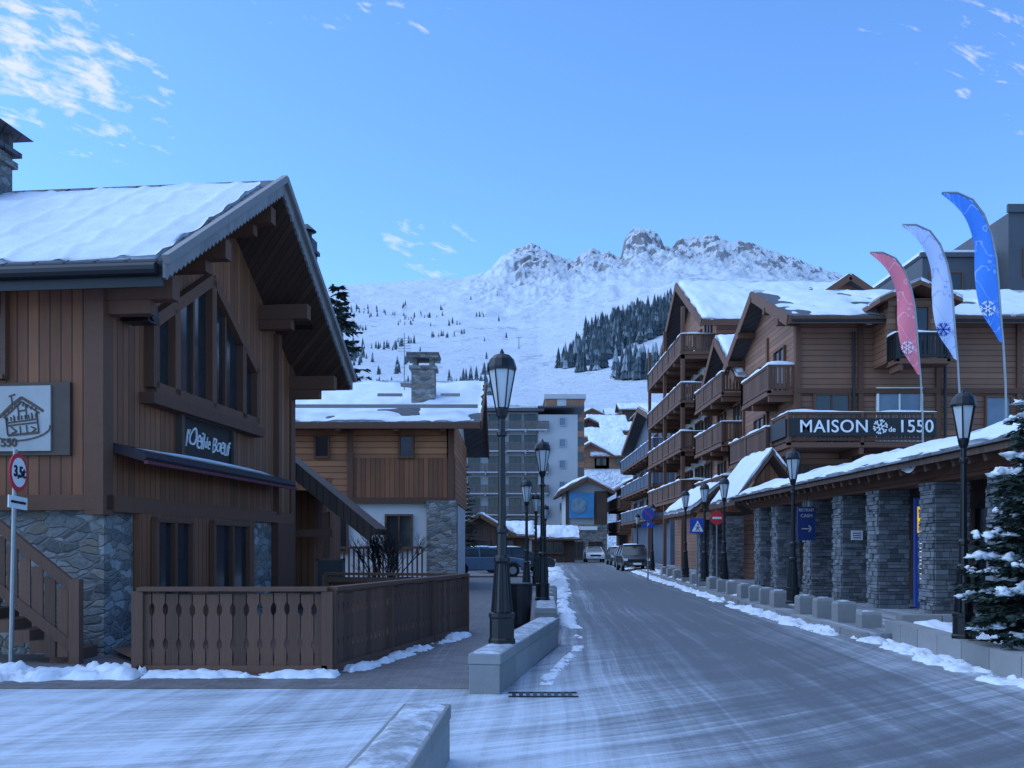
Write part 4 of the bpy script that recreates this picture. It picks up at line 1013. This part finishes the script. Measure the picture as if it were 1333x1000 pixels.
# ------------------------------------------------------------------ TREES
NEED=N('needles',.85); rn=NEED.geo('Random Per Island'); NEED.col(NEED.ramp(rn,[(0,(.010,.022,.020)),(.6,(.02,.04,.031)),(1,(.042,.07,.055))])); NEED=NEED.m
BARK=mat_plain('conifer_bark',(.05,.035,.028))
def fir(name,label,loc,h,r,seed,whorls=26,snowy=0,twigs=26,group=None,z0f=.06,tw=.12,lv=(.6,1.1)):
    random.seed(seed); root=thing(name,label,'tree',loc,worldcoords=False,group=group)
    t=MB(); t.cyl((0,0,0),(0,0,h*.97),h*.012+.02,.01,8); 
    f=MB(); s=MB()
    for k in range(whorls):
        q=k/(whorls-1); z=h*(z0f+(1-z0f)*q**.95); L=r*(1-q)**.75*rr(.85,1.1)+.05*r
        nb=int(7+5*(1-q))
        for i in range(nb):
            a=rr(0,2*math.pi); l=L*rr(*lv); d=Vector((math.cos(a),math.sin(a),0)); side=Vector((-d.y,d.x,0))
            rise=rr(.0,.25)-.25*(1-q)
            tip=Vector((0,0,z))+d*l+Vector((0,0,rise*l*.8))
            t.cyl((0,0,z),tip,.008*r+.004,.003,3)
            n=int(twigs*l/r)+4
            for j in range(n):
                b=rr(.12,1); p=Vector((0,0,z)).lerp(tip,b); sd=random.choice((-1,1))
                dr=(d*rr(.3,1)+side*sd*rr(.2,1.1)+Vector((0,0,rr(-.55,.15)))).normalized()
                ln=tw*r*rr(.7,1.5)*(1.25-.6*b); wv=dr.cross(Vector((rr(-1,1),rr(-1,1),1))).normalized()*ln*.22
                f.add([p-wv*.4,p+dr*ln*.5-wv,p+dr*ln,p+dr*ln*.5+wv],[(0,1,2,3)])
            if snowy and R()<snowy:
                sz=rr(.6,1.3)
                for j in range(10):
                    p=Vector((0,0,z+.04)).lerp(tip+Vector((0,0,.04)),rr(.5,1)); s.blob(p+Vector((rr(-.09,.09),rr(-.09,.09),rr(-.03,.03))),(rr(.04,.10)*sz,rr(.04,.10)*sz,rr(.02,.05)*sz),j+k,0,8,5,1.2)
    part(t,'trunk',root,BARK,recalc=False); part(f,'crown',root,NEED,recalc=False)
    if s.v: part(s,'snow',root,SNOW,True,recalc=False)
    return root
fir('fir_tree','dark green fir tree with snow clumps in planting bed',(7.0,12.4,.2),4.0,1.25,12,50,.20,110,z0f=.07,tw=.12,lv=(.55,1.0))
fir('fir_tree','tall dark fir tree behind chalet roof',(-8.4,46,0),14,3.2,5,36,0,50)
fir('fir_tree','tall dark fir tree behind chalet roof',(-11.5,50,0),15,3.2,6,30,0,30)
fir('fir_tree','dark fir tree beside parking area',(-3.3,62,0),7.5,1.8,8,26,0,30)
def cone_tree(mb,x,y,z,h,r,rnd,mi=0):
    for k in range(4):
        z0=z+h*(.08+k*.22); z1=min(z+h,z0+h*.42); rad=r*(1-k*.22); n=7; a0=rnd*6+k
        vs=[(x,y,z1)]
        for i in range(n*2):
            t=a0+math.pi*i/n; q=rad*(1 if i%2 else .62); vs.append((x+q*math.cos(t),y+q*math.sin(t),z0-(h*.05 if i%2 else 0)))
        mb.add(vs,[(0,1+i,1+(i+1)%(2*n)) for i in range(2*n)],mi)
FOR=N('forest_needles',.9); rn=FOR.geo('Random Per Island'); FOR.col(FOR.ramp(rn,[(0,(.035,.055,.065)),(.75,(.07,.10,.12)),(1,(.3,.34,.38))])); FOR=FOR.m
random.seed(21)
fm=MB(); near=[]; near2=[]
for i in range(34000):
    Y=rr(650,1500); px_=rr(726,1120); X=(px_-666)/1250*Y
    d=noise.noise(Vector((X*.011,Y*.007,2)))*1.2+.8*noise.noise(Vector((X*.028,Y*.02,5)))
    up=interp(px_,[(726,1080),(740,1180),(765,1300),(800,1400),(900,1490),(1120,1500)])
    lo=interp(px_,[(728,880),(745,830),(790,720),(830,690),(1120,650)])
    if Y<lo or Y>up: continue
    dens=interp(Y,[(650,-.15),(850,.05),(1000,.35),(1150,.5),(1500,.5)])+interp(px_,[(726,.0),(800,.08),(860,.3)])
    if d+dens-.42<R()*.45: continue
    near.append((X,Y,terr(X/Y,Y)-1,rr(15,30)))
for i in range(6000):
    Y=rr(700,2500); px_=rr(405,660); X=(px_-666)/1250*Y
    d=noise.noise(Vector((X*.006,Y*.004,7)))+.6*noise.noise(Vector((X*.02,Y*.02,5)))
    if d<.0+ (px_-405)/235*.25 +R()*.3: continue
    near2.append((X,Y,terr(X/Y,Y)-1,rr(8,16)))
near.sort(key=lambda a:a[1]); near=near[:100]+random.sample(near[100:],min(2300,max(0,len(near)-100)))
near2=random.sample(near2,min(550,len(near2)))
base=None
for k,(X,Y,z,h) in enumerate(near+near2):
    if k<100:
        if base is None:
            root=thing('pine_tree','small dark snow-dusted conifer standing on snowy slope','tree',(X,Y,z),worldcoords=False,group='conifers on the mountain slope')
            mb=MB(); cone_tree(mb,0,0,0,10,2.0,R()); part(mb,'crown',root,FOR,recalc=False)
            mb=MB(); mb.cyl((0,0,-.5),(0,0,3),.3,.2,5); part(mb,'trunk',root,BARK)
            root.scale=(h/10,)*3; base=root
        else: clone(base,(X,Y,z),rr(0,6),h/10)
    else: cone_tree(fm,X,Y,z,h,h*.2,R())
single(fm,'forest',FOR,'dark conifer forest on snowy mountain slope','forest',kind='stuff',recalc=False)
for (px_,Y) in ((775,1250),(868,1250),(675,1350),(870,1100)):
    X=(px_-666)/1250*Y; z=terr(X/Y,Y); mb=MB(); mb.cyl((X,Y,z-2),(X,Y,z+16),.6,.4,6); mb.beam((X-3.4,Y,z+16),(X+3.4,Y,z+16),.6,.6)
    single(mb,'ski_lift_pylon',DARK,'slim steel ski lift pylon on snowy slope','ski lift pylon',group='ski lift pylons',loc=(X,Y,z))
# ------------------------------------------------------------------ camera, light, sky
sc_=bpy.context.scene
cam=bpy.data.cameras.new('camera'); co=bpy.data.objects.new('camera',cam); link(co)
co.location=(0,0,1.6); co.rotation_euler=(math.radians(90),0,0); cam.sensor_width=36; cam.lens=33.76; cam.shift_y=.158; cam.clip_end=12000; cam.clip_start=.05
sc_.camera=co
AZ=math.radians(-85); EL=math.radians(46)
W=bpy.data.worlds.new('World'); sc_.world=W; W.use_nodes=True
w=N('',world=W); bg=w.n['Background']
sky=w.n.new('ShaderNodeTexSky'); sky.sky_type='NISHITA'; sky.sun_disc=False; sky.sun_elevation=EL; sky.sun_rotation=AZ
sky.air_density=1.15; sky.dust_density=.8; sky.ozone_density=2.2; sky.altitude=1500
tc=w.n.new('ShaderNodeTexCoord'); D=tc.outputs['Generated']; x,y,z=w.sep(D)
a=w.math('DIVIDE',x,w.math('MAXIMUM',y,.05)); b=w.math('DIVIDE',z,w.math('MAXIMUM',y,.05))
def ell(ca,cb,ra,rb,tilt=0):
    da=w.math('SUBTRACT',a,ca); db=w.math('SUBTRACT',b,cb); db=w.math('SUBTRACT',db,w.math('MULTIPLY',da,tilt))
    q=w.math('ADD',w.math('POWER',w.math('ABSOLUTE',w.math('DIVIDE',da,ra)),2),w.math('POWER',w.math('ABSOLUTE',w.math('DIVIDE',db,rb)),2))
    return w.math('SUBTRACT',1,q,clamp=True)
cn=w.noise(w.vec(w.math('MULTIPLY',a,24),w.math('ADD',w.math('MULTIPLY',b,60),w.math('MULTIPLY',a,20)),0),1,7,.62,.3)
masks=w.math('MAXIMUM',ell(-.49,.51,.17,.11,-.35),w.math('MULTIPLY',ell(-.095,.31,.085,.05,-.25),.6))
masks=w.math('MAXIMUM',masks,w.math('MULTIPLY',ell(.52,.53,.18,.12,-.3),.5))
masks=w.math('MAXIMUM',masks,w.math('MULTIPLY',ell(-.15,.56,.14,.035),.4))
cl=w.ramp(w.math('ADD',cn,w.math('MULTIPLY',w.math('SUBTRACT',masks,1),.28)),[(.40,0.0),(.58,1.0)])
cl=w.math('MULTIPLY',cl,w.math('GREATER_THAN',masks,.001))
cl=w.math('MULTIPLY',cl,w.math('GREATER_THAN',y,.1))
base_=w.mix(1.0,sky.outputs[0],(1.45,2.15,2.95),'MULTIPLY')
fin=w.mix(w.math('MULTIPLY',cl,.8),base_,(8.8,9.2,9.9))
w.l.new(fin,bg.inputs[0]); bg.inputs[1].default_value=.1
sun=bpy.data.lights.new('sun','SUN'); sun.energy=2.7; sun.angle=math.radians(110); sun.color=(.68,.83,1)
so=bpy.data.objects.new('sun',sun); link(so)
dirv=Vector((math.sin(AZ)*math.cos(EL),math.cos(AZ)*math.cos(EL),math.sin(EL)))
so.rotation_euler=dirv.to_track_quat('Z','Y').to_euler(); so.location=(0,0,50)
sc_.view_settings.view_transform='Standard'; sc_.view_settings.look='None'; sc_.view_settings.exposure=0
